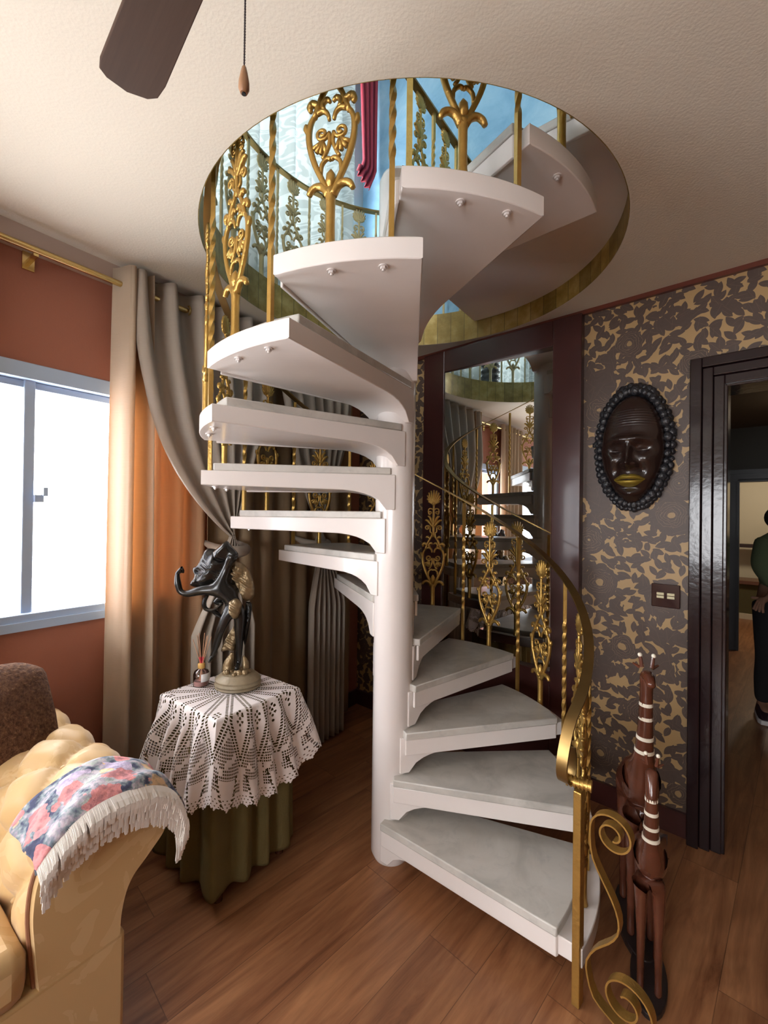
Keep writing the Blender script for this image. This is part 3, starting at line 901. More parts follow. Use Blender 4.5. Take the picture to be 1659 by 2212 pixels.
# ------------------------------------------------------------------ mirror
mir = thing('wall_mirror', 'tall mirror in a wide dark mahogany frame on the wallpapered wall', 'mirror', P2(1.17, .02, FZ))
mb = MB()
a0, a1, i0, i1 = .657, 1.688, .822, 1.536
mb.fbox(P2, a0, i0, 0, .052, FZ, 2.557).fbox(P2, i1, a1, 0, .052, FZ, 2.557).fbox(P2, i0, i1, 0, .052, 2.414, 2.557).fbox(P2, i0, i1, 0, .052, FZ, .612)
mb.build('mirror_frame', 'dark_wood_frame', mir, bevel=.004, smooth=False)
md_ = lambda s: .028 - (s - 1.179) * math.tan(math.radians(2.3))
q = [(i0 - .004, .60), (i1 + .004, .60), (i1 + .004, 2.42), (i0 - .004, 2.42)]
MB().add([P2(a, md_(a), z) for a, z in q] + [P2(a, md_(a) - .005, z) for a, z in q], [(0, 1, 2, 3), (7, 6, 5, 4), (0, 4, 5, 1), (1, 5, 6, 2), (2, 6, 7, 3), (3, 7, 4, 0)]).build('mirror_pane', 'mirror_glass', mir, smooth=False)

# ------------------------------------------------------------------ carved mask
mk = thing('wall_mask', 'dark carved wooden face mask with gold lips and braided hair border', 'mask', P2(1.935, .0, 1.50))
CX, CZm = 1.928, 1.805
def g(x, z, cx, cz, sx, sz): return math.exp(-((x - cx) / sx) ** 2 - ((z - cz) / sz) ** 2)
def face_d(x, z):
    e = 1 - (x / .142) ** 2 - (z / .270) ** 2
    if z < 0: e = 1 - (x / (.142 * (1 - .30 * (z / .27) ** 2))) ** 2 - (z / .270) ** 2
    d = .10 * math.sqrt(max(0, e)) ** .9 if e > 0 else 0
    k = min(1, max(0, e) * 3)
    f = 0
    f += .024 * g(x, z, 0, .035, .10, .022) * (1 - .5 * g(x, z, 0, .03, .02, .02))     # brow
    f += .012 * (g(x, z, .035, .045, .03, .014) + g(x, z, -.035, .045, .03, .014))
    f -= .026 * (g(x, z, .055, -.002, .032, .022) + g(x, z, -.055, -.002, .032, .022))   # sockets
    f += .017 * (g(x, z, .055, .000, .022, .014) + g(x, z, -.055, .000, .022, .014))     # lids
    f -= .007 * (g(x, z, .055, -.012, .024, .004) + g(x, z, -.055, -.012, .024, .004))
    f += .034 * g(x, z, 0, -.035, .016, .055) + .036 * g(x, z, 0, -.078, .022, .020)    # nose
    f += .020 * (g(x, z, .030, -.080, .014, .014) + g(x, z, -.030, -.080, .014, .014))
    f += .014 * (g(x, z, .078, -.055, .03, .03) + g(x, z, -.078, -.055, .03, .03))       # cheeks
    f -= .012 * (g(x, z, .055, -.11, .016, .03) + g(x, z, -.055, -.11, .016, .03))
    f += .018 * g(x, z, 0, -.150, .055, .028)                                           # mouth mound
    f += .018 * g(x, z, 0, -.225, .04, .022)                                            # chin
    f -= .010 * g(x, z, 0, -.190, .05, .012)
    if .11 < z < .20: f += .0012 * math.sin((z + .9 * x * x) * 2 * PI / .0125)           # forehead grooves
    return d + f * k
NU, NV = 90, 150
mb = MB().grid(NU, NV, lambda i, j: (lambda x, z: P2(CX + x, .022 + max(0, face_d(x, z)), CZm + z))(
    (-1 + 2 * i / (NU - 1)) * .142 * math.sqrt(max(0, 1 - (-1 + 2 * j / (NV - 1)) ** 2)) * (1 - .30 * max(0, -(-1 + 2 * j / (NV - 1))) ** 2) + 0, (-1 + 2 * j / (NV - 1)) * .270))
mb.build('face', 'mask_face', mk, auto=180)
def lip(name, sgn):
    def fn(i, j):
        x = (-1 + 2 * i / 30) * .068; u = x / .068
        t = j / 8
        if sgn > 0: za = -.150 - .004 * (1 - u * u) + .003 * math.cos(u * PI); zb_ = -.150 + .025 * (1 - abs(u) ** 2.2) - .006 * math.exp(-(u / .16) ** 2)
        else: za = -.153 - .004 * (1 - u * u); zb_ = -.153 - .036 * (1 - abs(u) ** 2)
        z = za + (zb_ - za) * t
        puff = .017 * math.sin(PI * min(1, max(0, t * .85 + .12))) * (1 - abs(u) ** 3)
        return P2(CX + x, .022 + face_d(x, z) + .001 + puff, CZm + z)
    return MB().grid(31, 9, fn)
lp = lip('u', 1); l2 = lip('l', -1); lp.add(l2.v, l2.f)
lp.build('lips', 'mask_lips', mk, auto=180)
# braided border
mb = MB()
rx, rz2 = .152, .300
for ring, (ra, rb, rr_, nb, dd) in enumerate([(.150, .285, .020, 46, .030), (.168, .305, .016, 58, .018)]):
    for i in range(nb):
        a = 2 * PI * i / nb
        up_ = max(0, math.sin(a))
        x = ra * math.cos(a) * (1 + .05 * up_); z = rb * math.sin(a) + .012
        q = rr_ * (1 + .25 * up_ * ((i % 2) * 1.0))
        c = P2(CX + x, dd, CZm + z)
        q *= rng.uniform(.8, 1.25); mb.ball(c, (q * .95, q * .95, q * 1.05), 8, 6)
mb.fbox(P2, CX + .14, CX + .185, .008, .035, CZm + .055, CZm + .085).fbox(P2, CX - .185, CX - .14, .008, .035, CZm + .03, CZm + .05)
vs = []; nb = 60
for d in (0.0, .022):
    for i in range(nb): a = 2 * PI * i / nb; vs.append(P2(CX + .165 * math.cos(a), d, CZm + .012 + .302 * math.sin(a)))
mb.add(vs, [tuple(range(nb)), tuple(range(2 * nb - 1, nb - 1, -1))] + [(i, (i + 1) % nb, nb + (i + 1) % nb, nb + i) for i in range(nb)])
mb.build('braided_border', 'mask_ring', mk, auto=180)
# switch plate
sw_ = thing('light_switch', 'dark glossy switch plate with four ivory keys beside the door frame', 'light switch', P2(2.071, 0, 1.04))
mb = MB().fbox(P2, 2.012, 2.130, 0, .012, 1.038, 1.150); mb.build('switch_plate', 'switch_plate', sw_, bevel=.004, smooth=False)
for s in (2.035, 2.078):
    for z in (1.082, 1.097):
        MB().fbox(P2, s, s + .030, .010, .018, z, z + .012).build('switch_key', 'switch_key', sw_, bevel=.001, smooth=False)

# ------------------------------------------------------------------ ceiling fan
HUB = (-.165, .50)
fan = thing('ceiling_fan', 'ceiling fan with dark walnut blades hanging above the camera at upper left', 'ceiling fan', (*HUB, 2.2))
MB().lathe([(.05, 2.545), (.05, CZ)], HUB, 24).lathe([(.012, 2.42), (.012, 2.55)], HUB, 12).build('downrod', 'chain_metal', fan)
MB().lathe([(.03, 2.24), (.075, 2.27), (.09, 2.32), (.085, 2.38), (.04, 2.43)], HUB, 32).build('motor', 'dark_wood_frame', fan)
for k in range(3):
    a = math.radians(134.6 + 120 * k); ca, sa = math.cos(a), math.sin(a)
    outl = []
    for x, y in [(.13, -.040), (.30, -.046), (.44, -.051), (.475, -.048), (.492, -.034), (.505, 0.0), (.500, .036), (.489, .050), (.47, .053), (.30, .047), (.13, .040)]:
        outl.append((HUB[0] + ca * x - sa * y, HUB[1] + sa * x + ca * y))
    b = MB().prism(outl, 2.296, 2.304).build('fan_blade', 'fan_wood', fan, bevel=.002, smooth=False)
    MB().strap([(HUB[0] + ca * .07, HUB[1] + sa * .07, 2.29), (HUB[0] + ca * .13, HUB[1] + sa * .13, 2.292), (HUB[0] + ca * .18, HUB[1] + sa * .18, 2.293)], Vector((-sa, ca, 0)), .03, .005, 1).build('blade_bracket', 'chain_metal', b, smooth=False)
ch = MB(); z = 1.985
cxh = (-.1685, .503)
while z < 2.26:
    ch.ball((cxh[0], cxh[1], z), (.0013, .0013, .0017), 6, 4); z += .0033
pc = ch.build('pull_chain', 'chain_metal', fan)
pl = MB().lathe([(.0005, 1.9525), (.004, 1.953), (.0062, 1.958), (.0060, 1.966), (.0042, 1.976), (.0025, 1.983), (.001, 1.985)], cxh, 20).build('chain_pull', 'pull_wood', pc)
MB().lathe([(.0003, 1.9515), (.0024, 1.9515), (.0024, 1.954)], cxh, 14).build('pull_hole', 'black_hole', pc)

# ------------------------------------------------------------------ curtain rod and curtains
rod = thing('curtain_rod', 'brass curtain rod below the ceiling along the terracotta window wall', 'curtain rod', P1(1.7, .10, 2.47))
MB().tube([P1(.02, .10, 2.478), P1(5.0, .10, 2.478)], .0125, 12, 1).build('rod', 'rod_brass', rod)
for s in (.05, 2.12, 4.9):
    MB().fbox(P1, s - .008, s + .008, 0, .10, 2.455, 2.467).fbox(P1, s - .02, s + .02, 0, .008, 2.43, 2.50).build('rod_bracket', 'rod_brass', rod, smooth=False)
def sheet(name, label, mat, s0, s1, z0, z1, amp, n_f, d0=.10, group=None, ph=0., cat='curtain', jig=.3, flare=0., sfun=None, dfun=None, seed=1, off=0.0, rows=26):
    r = random.Random(seed)
    jj = [r.uniform(-jig, jig) for _ in range(64)]
    nu = max(60, int(n_f * 22)); vs = []; uvs = []
    mb = MB()
    for j in range(rows):
        t = j / (rows - 1); z = z1 + (z0 - z1) * t
        for i in range(nu):
            u = i / (nu - 1)
            p = u * n_f; k = int(p); loc_ = jj[k % 64] * (1 - abs(2 * (p - k) - 1)) * .5
            w_ = math.sin(2 * PI * (p + loc_ * t) + ph)
            a = amp * (1 + .25 * math.sin(3.1 * t + k)) * (.75 + .5 * jj[(k + 9) % 64] + .3)
            s = s0 + (s1 - s0) * u
            if sfun: s = sfun(u, t)
            d = d0 + a * (abs(w_) ** .8) * (1 if w_ > 0 else -1)
            if dfun: d = dfun(u, t, w_)
            vs.append(P1(s, max(.012, d), z)); uvs.append((s, z))
    fs = [(j * nu + i, j * nu + i + 1, (j + 1) * nu + i + 1, (j + 1) * nu + i) for j in range(rows - 1) for i in range(nu - 1)]
    mb.add(vs, fs); mb.uv = uvs
    o = mb.build(name, mat, auto=180, solid=.003, recalc=False)
    tag(o, label, cat, 'curtains along the window wall')
    return o
# straight run from the corner to the window
sheet('curtain', 'long brown-gold curtain hanging in deep folds between table and mirror corner', 'brown_curtain', .16, 1.34, .0, 2.43, .026, 8, d0=.046, seed=3)
# beige cloth beside the window, its backlit orange put into the colour
sheet('curtain', 'orange backlit curtain panel between the beige window curtain and grey drape', 'backlit_curtain', 1.36, 1.66, .0, 2.43, .024, 2.5, d0=.046, seed=11)
# the beige panel beside the window
sheet('curtain', 'straight beige curtain panel hanging at the right edge of the window', 'beige_curtain', 1.625, 1.86, .0, 2.555, .050, 1.35, d0=.115, ph=2.3, seed=21,
      sfun=lambda u, t: 1.685 + .155 * u + (.012 - .02 * (1 - t)) * (2 * u - 1))
# curtain on the far side of the window
sheet('curtain', 'beige curtain on the left side of the window, seen in the mirror', 'beige_curtain', 2.36, 2.95, .80, 2.53, .03, 6, d0=.10, seed=31)

def tied(name, label, mat, sA, sB, zt, sT, zT, wT, sL0, sL1, zb, n_f, d0=.19, amp=.042, seed=5, sag=3.3):
    r = random.Random(seed); jj = [r.uniform(-.4, .4) for _ in range(64)]
    nu = int(n_f * 18); rows = 60; vs = []; split = (zt - zT) / (zt - zb)
    for j in range(rows):
        t = j / (rows - 1); z = zt + (zb - zt) * t
        for i in range(nu):
            u = i / (nu - 1)
            p = u * n_f; k = int(p)
            s_top = sA + (sB - sA) * u; s_tie = sT + wT * (u - .5); s_low = sL0 + (sL1 - sL0) * u
            if t < split:
                q = t / split; e = q ** (1.5 + sag * max(0, s_top - sT))
                s = s_top + (s_tie - s_top) * e; am = amp * (1 - .70 * q)
                dd = .118 + (d0 - .118) * min(1, q * 2.5); am = amp * (1 - .70 * q) * (1.15 - .15 * min(1, q * 3))
            else:
                q = (t - split) / (1 - split); e = min(1, q * 3.2) ** .6
                s = s_tie + (s_low - s_tie) * e; am = amp * (.30 + .6 * e)
                dd = d0 + .02 * e
            w_ = math.sin(2 * PI * (p + jj[k % 64] * .3 * (1 - abs(2 * (p - k) - 1))))
            vs.append(P1(s, dd + am * w_, z))
    fs = [(j * nu + i, j * nu + i + 1, (j + 1) * nu + i + 1, (j + 1) * nu + i) for j in range(rows - 1) for i in range(nu - 1)]
    o = MB().add(vs, fs).build(name, mat, auto=180, solid=.003, recalc=False)
    tag(o, label, 'curtain', 'drapes tied back in front of the curtains')
    return o
c1 = tied('tied_drape', 'grey-beige drape tied back behind the bronze statue', 'grey_drape', 1.78, .98, 2.555, 1.265, 1.265, .13, 1.52, 1.16, .0, 5.5, seed=5)
c2 = tied('tied_drape', 'grey drape tied back behind the lower steps near the corner', 'grey_drape', .95, .25, 2.52, .62, 1.28, .10, .74, .40, .0, 7, seed=9)
for c_, sT in ((c1, 1.265), (c2, .62)):
    mb = MB().tube([P1(sT + .10, .05, 1.31), P1(sT + .09, .17, 1.275), P1(sT + .02, .225, 1.262), P1(sT - .07, .19, 1.27), P1(sT - .09, .08, 1.30)], [.012, .028, .032, .028, .012], 10, 3, flat=(Vector((*N1, 0)), .4))
    mb.build('tieback', 'grey_drape', c_, auto=180)
# grommets on the rod
for s in (1.74, 1.62, 1.50, 1.40):
    q = [P1(s + .0, .10 + .024 * math.cos(a), 2.478 + .024 * math.sin(a)) for a in [2 * PI * i / 14 for i in range(15)]]
    MB().tube(q, .005, 6, 1).build('grommet', 'rod_brass', c1)

# upstairs sheers, red swag, vase
def up_sheet():
    o = sheet('sheer_curtain', 'white patterned lace sheer curtain hanging on the upper floor', 'lace_sheer', .30, 3.3, UZ + .01, 5.0, .035, 22, d0=.14, seed=41)
up_sheet()
mb = MB()
def rd(i, j):
    t = j / 19; z = 5.05 - 1.15 * t; u = i / 29
    wdt = .22 * (1 - .35 * t) ; s = .05 + wdt * u
    d = .16 + .025 * math.sin(u * 2 * PI * 3.5) * (1 - .3 * t)
    if t > .85: s += .08 * (t - .85) / .15
    return P1(s, d, z + (.06 * u if t > .9 else 0))
mb.grid(30, 20, rd)
o = mb.build('red_drape', 'red_cloth', auto=180, solid=.004, recalc=False); tag(o, 'crimson drape bunched in the upstairs corner beside the blue wall', 'curtain')
vz = [(.05, 2.775), (.085, 2.78)]
z = 2.80
while z < 3.22: vz += [(.082, z), (.098, z + .02), (.098, z + .035), (.082, z + .052)]; z += .06
vz += [(.06, 3.26), (.075, 3.30), (.068, 3.30), (.05, 3.25)]
o = MB().lathe(vz, (-1.02, 1.88), 28).build('floor_vase', 'dark_vase', auto=50)
tag(o, 'dark ribbed vase on the upper floor behind the railing, visible in the mirror', 'vase')

# ------------------------------------------------------------------ side table, skirt, lace cloth
TC = np.array([-.652, 1.895]); TZ = .70; HS = .19
def PT(x, y, z): p = TC + x * N1 - y * D1; return (float(p[0]), float(p[1]), z)
tb = thing('side_table', 'small square side table hidden under an olive cloth', 'table', (*TC, FZ))
MB().add([PT(x, y, z) for z in (TZ - .028, TZ - .010) for x, y in ((-HS, -HS), (HS, -HS), (HS, HS), (-HS, HS))],
         [(0, 3, 2, 1), (4, 5, 6, 7), (0, 1, 5, 4), (1, 2, 6, 5), (2, 3, 7, 6), (3, 0, 4, 7)]).build('tabletop', 'carved_wood', tb, smooth=False)
for x in (-.15, .15):
    for y in (-.15, .15):
        MB().tube([PT(x, y, FZ), PT(x, y, TZ - .028)], .018, 10, 1).build('leg', 'carved_wood', tb)
def cloth_pt(r, a, hs, top, slope, fold, nf, ph, rmin_z, cornerk):
    c_, s_ = math.cos(a), math.sin(a)
    e = hs / max(abs(c_), abs(s_))
    rc_ = .03
    if r <= e: return r * c_, r * s_, top
    h = r - e
    cr_ = (abs(math.sin(2 * a))) ** 3       # 1 at the corners
    out = slope * h + .012 * min(1, h / .02) + cornerk * cr_ * h
    wv = fold * min(1, h / .16) * math.sin(nf * a + ph + .8 * math.sin(3 * a))
    out += wv
    z = top - math.sqrt(max(0, h * h - (out * .9) ** 2 * .8)) if h > abs(out) else top - h * .6
    # soften the rim
    if h < .02: z = top - h * h / .04
    rr = e + out
    return rr * c_, rr * s_, max(z, rmin_z)
mb = MB()
nr, na = 60, 220
vs = []
for j in range(nr):
    r = .02 + 1.02 * j / (nr - 1)
    for i in range(na):
        a = 2 * PI * i / na
        e = HS / max(abs(math.cos(a)), abs(math.sin(a)))
        r_ = r / 1.04 * (e + .645)
        x, y, z = cloth_pt(r_, a, HS, TZ - .006, .02, .022, 13, .4, FZ + .006, .0)
        vs.append(PT(x, y, z))
fs = [(j * na + i, j * na + (i + 1) % na, (j + 1) * na + (i + 1) % na, (j + 1) * na + i) for j in range(nr - 1) for i in range(na)]
fs.append(tuple(range(na - 1, -1, -1)))
o = MB().add(vs, fs).build('table_skirt', 'olive_cloth', auto=180, solid=.003, recalc=False)
tag(o, 'olive green cloth draped over the side table down to the floor', 'tablecloth')

# crocheted lace: a fine mesh with the open cells cut away
def lace():
    dr = .0034; R0, R1 = .03, .565; na = 1008; nr = int((R1 - R0) / dr)
    NS = 18; P = 2 * PI / NS
    r = R0 + dr * (np.arange(nr) + .5); a = 2 * PI * (np.arange(na) + .5) / na
    Rg, Ag = np.meshgrid(r, a, indexing='ij')
    q = (Ag / P) % 1 - .5; qa = np.abs(q)
    arc = qa * P * Rg
    jr = np.arange(nr)[:, None] + 0 * Ag; ja = np.arange(na)[None, :] + 0 * Rg
    # solid petals narrow to a V
    wdt = np.where(Rg < .27, .5 * P * Rg, .5 * P * .27 + 0 * Rg)
    wv = np.clip((.415 - Rg) / .15, 0, 1) ** .8 * .5 * P * .27
    wdt = np.where(Rg < .265, .5 * P * Rg, wv)
    inner = arc < wdt
    hole = np.zeros_like(Rg, bool)
    ladder = (np.abs(arc - (wdt - .0085)) < .0050) & (Rg > .055) & (Rg < .415) & ((jr % 3) != 0) & (wdt > .007)
    ladder2 = (np.abs(arc - (wdt + .0060)) < .0042) & (Rg > .27) & (Rg < .42) & ((jr % 3) != 0)
    hole |= ladder | ladder2
    # diamond of eyelets inside each petal
    for dx, rr_ in ((0, .225), (-.010, .236), (.010, .236), (0, .247), (-.010, .258), (.010, .258), (0, .270), (-.0, .290)):
        hole |= (np.hypot((q * P * Rg) - dx, Rg - rr_) < .0052)
    # filet mesh between petals
    outside = (~inner) & (Rg > .285) & (Rg < .50)
    cell_a = (ja // 3); cell_r = (jr // 3)
    grid_open = ((ja % 3) != 0) & ((jr % 3) != 0)
    motif = ((np.sin(cell_a * .9) * np.cos(cell_r * 1.3) + np.sin(cell_a * .31 + cell_r * .8)) > .75)
    far = arc > wdt + .013
    hole |= outside & far & grid_open & ~motif
    # arches near the rim
    q2 = np.abs(((Ag / P) + .5) % 1 - .5); arc2 = q2 * P * Rg
    rimw = np.clip((.545 - Rg) / .09, 0, 1) ** .5 * .040
    shell = (Rg > .455) & (arc2 < rimw)
    hole &= ~shell
    hole |= (Rg > .44) & (Rg < .545) & (np.abs(arc2 - rimw - .008) < .006) & ((jr % 4) > 1)
    hole |= (Rg > .505) & (arc > .0) & (((ja + jr) % 6) < 2) & ((jr % 3) == 1)
    scal = R1 - .012 - .012 * np.abs(np.sin(Ag * NS * 1.5)) - .004 * np.abs(np.sin(Ag * 90))
    gone = hole | (Rg > scal)
    keep = ~gone
    vr = R0 + dr * np.arange(nr + 1)
    vs = []
    for j in range(nr + 1):
        for i in range(na):
            aa = 2 * PI * i / na
            x, y, z = cloth_pt(vr[j], aa + .06, HS + .003, TZ + .001, .19, .022, 17, 1.1, .05, .14)
            vs.append(PT(x, y, z))
    jj, ii = np.nonzero(keep)
    i2 = (ii + 1) % na
    F = np.stack([jj * na + ii, jj * na + i2, (jj + 1) * na + i2, (jj + 1) * na + ii], 1)
    mb = MB(); mb.v = vs; mb.f = [tuple(f) for f in F.tolist()]
    mb.f.append(tuple(range(na - 1, -1, -1)))
    o = mb.build('lace_tablecloth', 'white_lace', auto=180, recalc=False)
    tag(o, 'white crocheted lace cloth with scalloped edge draped over the side table', 'tablecloth')
lace()

# ------------------------------------------------------------------ bronze statue
SB = (-.632, 1.925, TZ + .003)
st = thing('bronze_statue', 'dark bronze dancer statuette with billowing cape on the lace-covered table', 'statue', SB)
def U(a, b, dy=0.0): return (SB[0] + (a - 780) * .000350, SB[1] + dy, SB[2] + (1925 - b) * .000350)
MB().lathe([(.090, SB[2]), (.098, SB[2] + .005), (.094, SB[2] + .012), (.101, SB[2] + .020), (.096, SB[2] + .030), (.098, SB[2] + .038), (.088, SB[2] + .050), (.072, SB[2] + .062), (.03, SB[2] + .068)], SB, 48, sy=.85).build('statue_base', 'stone_base', st, auto=30)
rk = MB()
for i in range(26):
    a = rng.uniform(0, 6.28); r = rng.uniform(.01, .055)
    rk.ball((SB[0] + r * math.cos(a) - .005, SB[1] + r * .8 * math.sin(a), SB[2] + .062 + rng.uniform(0, .01)), tuple(rng.uniform(.008, .018, 3)), 7, 5)
rk.tube([U(660, 1760), U(650, 1650), U(690, 1560), U(700, 1500)], [.026, .022, .016, .008], 9, 3)
rk.tube([U(850, 1740, .02), U(850, 1640, .02), U(825, 1560, .02)], [.02, .016, .006], 8, 3)
rk.build('rocky_ground', 'old_gold', st, auto=50)
V = []; E_ = []; Rr = []
def addv(a, b, dy, r, link=None):
    V.append(U(a, b, dy)); Rr.append(r)
    if link is not None: E_.append((link, len(V) - 1))
    return len(V) - 1
pel = addv(720, 930, 0, .026)
wst = addv(690, 830, -.005, .020, pel)
chs = addv(600, 720, -.015, .030, wst)
nk = addv(560, 620, -.01, .020, chs)
hd = addv(640, 400, -.01, .014, nk); hd2 = addv(690, 300, -.02, .022, hd); addv(740, 255, -.025, .017, hd2)
# left arm out and bent up to a fist
sh1 = addv(470, 700, -.02, .022, chs); ua = addv(330, 710, -.02, .018, sh1); el = addv(140, 765, -.02, .012, ua); el2 = addv(60, 740, -.02, .011, el)
fa = addv(25, 620, -.02, .012, el2); wr = addv(20, 510, -.02, .0075, fa); hn = addv(60, 460, -.02, .009, wr)
for k, (da, db) in enumerate(((40, -30), (48, -12), (50, 8), (40, 28))): f1 = addv(60 + da * .6, 460 + db, -.03 + .005 * k, .0042, hn); addv(60 + da, 460 + db + 14, -.03 + .005 * k, .0036, f1)
# other arm on hip
s2 = addv(700, 690, .03, .016, chs); e2 = addv(430, 900, .035, .011, s2); addv(560, 905, .02, .008, e2)
# legs
hl = addv(650, 1000, -.01, .022, pel); kn = addv(560, 1230, -.02, .015, hl); ca = addv(505, 1400, .0, .013, kn); an = addv(440, 1560, .01, .008, ca); addv(415, 1625, -.01, .006, an)
hr = addv(790, 1010, .005, .023, pel); kr = addv(785, 1260, .0, .016, hr); cf = addv(780, 1440, .01, .013, kr); ar = addv(775, 1640, .01, .008, cf); addv(780, 1690, -.03, .008, ar)
skinfig('figure', 'bronze', st, V, E_, [q * 1.28 for q in Rr])
def blob(outline, y, th, name, mat, bulge=.02, ripple=0.0):
    """rounded sheet with real thickness filling an outline given in statue units"""
    cxo = sum(p[0] for p in outline) / len(outline); cyo = sum(p[1] for p in outline) / len(outline)
    P = [Vector((p[0], p[1], 0)) for p in outline]; P.append(P[0]); PP, _ = crom(P, [0] * len(P), 6); PP = PP[:-1]
    n = len(PP); vs = []; K = 8
    for sgn in (-1, 1):
        for k in range(K + 1):
            f = 1 - k / K
            for i, p in enumerate(PP):
                x = cxo + (p.x - cxo) * (.02 + .98 * f); z = cyo + (p.y - cyo) * (.02 + .98 * f)
                dd = min(1, (1 - f) * 2.2) ** .6 * (bulge * (.75 + .25 * math.sin(x * .021 + z * .012)) if sgn < 0 else th * .4)
                rp = ripple * math.sin(x * .055 - z * .10) * min(1, (1 - f) * 5)
                vs.append(U(x, z, y + sgn * (dd + th * .5 * (1 if f < 1 else .4)) + rp))
    L = (K + 1) * n; fs = []
    for o_ in (0, L):
        for k in range(K): fs += [(o_ + k * n + i, o_ + k * n + (i + 1) % n, o_ + (k + 1) * n + (i + 1) % n, o_ + (k + 1) * n + i) for i in range(n)]
        fs.append(tuple(o_ + K * n + i for i in range(n)))
    fs += [(i, (i + 1) % n, L + (i + 1) % n, L + i) for i in range(n)]
    return MB().add(vs, fs).build(name, mat, st, auto=80)
blob([(470, 210), (340, 205), (285, 290), (225, 410), (165, 460), (185, 560), (135, 665), (260, 700), (450, 715), (600, 700), (700, 640), (690, 430), (640, 340), (560, 330), (480, 300)], .02, .012, 'cape', 'bronze', .035, .003)
blob([(455, 235), (540, 160), (628, 98), (690, 165), (740, 215), (770, 265), (735, 330), (640, 345), (540, 330), (475, 300)], -.015, .018, 'hat', 'bronze', .028)
blob([(640, 370), (700, 370), (800, 400), (890, 520), (940, 700), (925, 820), (830, 870), (760, 760), (700, 640), (620, 540), (560, 515), (620, 460)], .03, .014, 'gold_drapery', 'old_gold', .022, .006)
blob([(690, 840), (770, 800), (840, 860), (830, 950), (790, 1040), (740, 1045), (690, 960)], -.035, .016, 'hip_cloth', 'old_gold', .018, .004)
blob([(700, 1180), (740, 1250), (730, 1400), (700, 1500), (620, 1490), (540, 1500), (580, 1380), (640, 1270)], .02, .012, 'knee_cloth', 'old_gold', .015, .004)
blob([(840, 880), (900, 900), (900, 1060), (860, 1300), (830, 1440), (800, 1300), (820, 1050)], .035, .012, 'trailing_cloth', 'bronze', .012, .003)
mb = MB().tube([U(385, 770, -.01), U(362, 860, -.02), U(375, 935, -.02), U(440, 960, -.02), U(520, 935, -.02), U(575, 880, -.01)], [.006, .010, .010, .008, .007, .004], 8, 4)
mb.tube([U(430, 950, -.02), U(500, 1000, -.01), U(560, 1060, 0)], [.006, .012, .006], 8, 3)
mb.build('sash', 'bronze', st)

# reed diffuser
DB = (-.80, 1.94, TZ + .003)
df = thing('reed_diffuser', 'small glass reed diffuser with wooden cap and thin red-tipped reeds', 'diffuser', DB)
z0 = DB[2]
MB().lathe([(.030, z0), (.034, z0 + .004), (.034, z0 + .050), (.028, z0 + .064), (.013, z0 + .072), (.012, z0 + .078)], DB, 28).build('bottle', 'clear_glass', df, auto=60)
MB().lathe([(.031, z0 + .002), (.0315, z0 + .004), (.0315, z0 + .022)], DB, 28).build('oil', 'pink_oil', df)
MB().lathe([(.014, z0 + .074), (.0155, z0 + .076), (.0155, z0 + .093), (.013, z0 + .096)], DB, 24).build('cap', 'wood_cap', df)
lb = MB(); vs = []
for zz in (z0 + .022, z0 + .056):
    for i in range(9): a = math.radians(-70 + 12 * i); vs.append((DB[0] + .0346 * math.cos(a), DB[1] + .0346 * math.sin(a), zz))
lb.add(vs, [(i, i + 1, 10 + i, 9 + i) for i in range(8)]).build('bottle_label', 'paper_label', df, solid=.0006)
for i, (tx, ty, tz) in enumerate([(-.040, .0, .200), (-.022, .02, .222), (-.018, -.01, .222), (.003, .02, .224), (.018, .01, .214), (.032, -.01, .222), (.042, .0, .214)]):
    b0 = (DB[0] - tx * .35, DB[1] - ty * .3, z0 + .006)
    rd_ = MB().tube([b0, (DB[0] + tx * .1, DB[1] + ty * .1, z0 + .09), (DB[0] + tx, DB[1] + ty, z0 + tz)], .0014, 6, 1).build('reed', 'reed', df)
    MB().tube([(DB[0] + tx * .08, DB[1] + ty * .1, z0 + .094), (DB[0] + tx * .28, DB[1] + ty * .28, z0 + .122)], .0023, 6, 1).build('red_sleeve', 'reed_red', rd_)

# ------------------------------------------------------------------ sofa
sofa = thing('tufted_sofa', 'tan button-tufted sofa with a rolled arm against the terracotta wall', 'sofa', P1(3.2, .5, FZ))
def arm_section():
    # (s, z, tuft weight): inner side, over the roll, outer side
    pts = [(2.335, .34, 0), (2.345, .44, .6), (2.35, .54, 1), (2.335, .63, 1), (2.285, .695, 1), (2.21, .730, 1), (2.12, .725, 1), (2.045, .69, .8), (2.005, .63, .5), (2.01, .565, .2), (2.06, .515, 0), (2.11, .47, 0), (2.135, .40, 0), (2.14, .30, 0), (2.14, .10, 0), (2.14, FZ + .02, 0)]
    P = [Vector((s, z, t)) for s, z, t in pts]; PP, _ = crom(P, [0] * len(P), 7)
    return PP
SEC = arm_section()
def arc_len(PP):
    L = [0]
    for a, b in zip(PP, PP[1:]): L.append(L[-1] + math.hypot(b.x - a.x, b.y - a.y))
    return L
SL = arc_len(SEC)
def tuft(u, v, su=.24, sv=.22):
    """dimple field: buttons on a diamond lattice with creases between them"""
    a = u / su; b = v / sv
    p = a + b; q = a - b
    fp = abs(p - round(p)); fq = abs(q - round(q))
    crease = min(fp, fq)
    h = (min(1, crease / .30)) ** .55
    bd = math.hypot(fp, fq)
    return h * .75 + .25 * min(1, bd / .30)
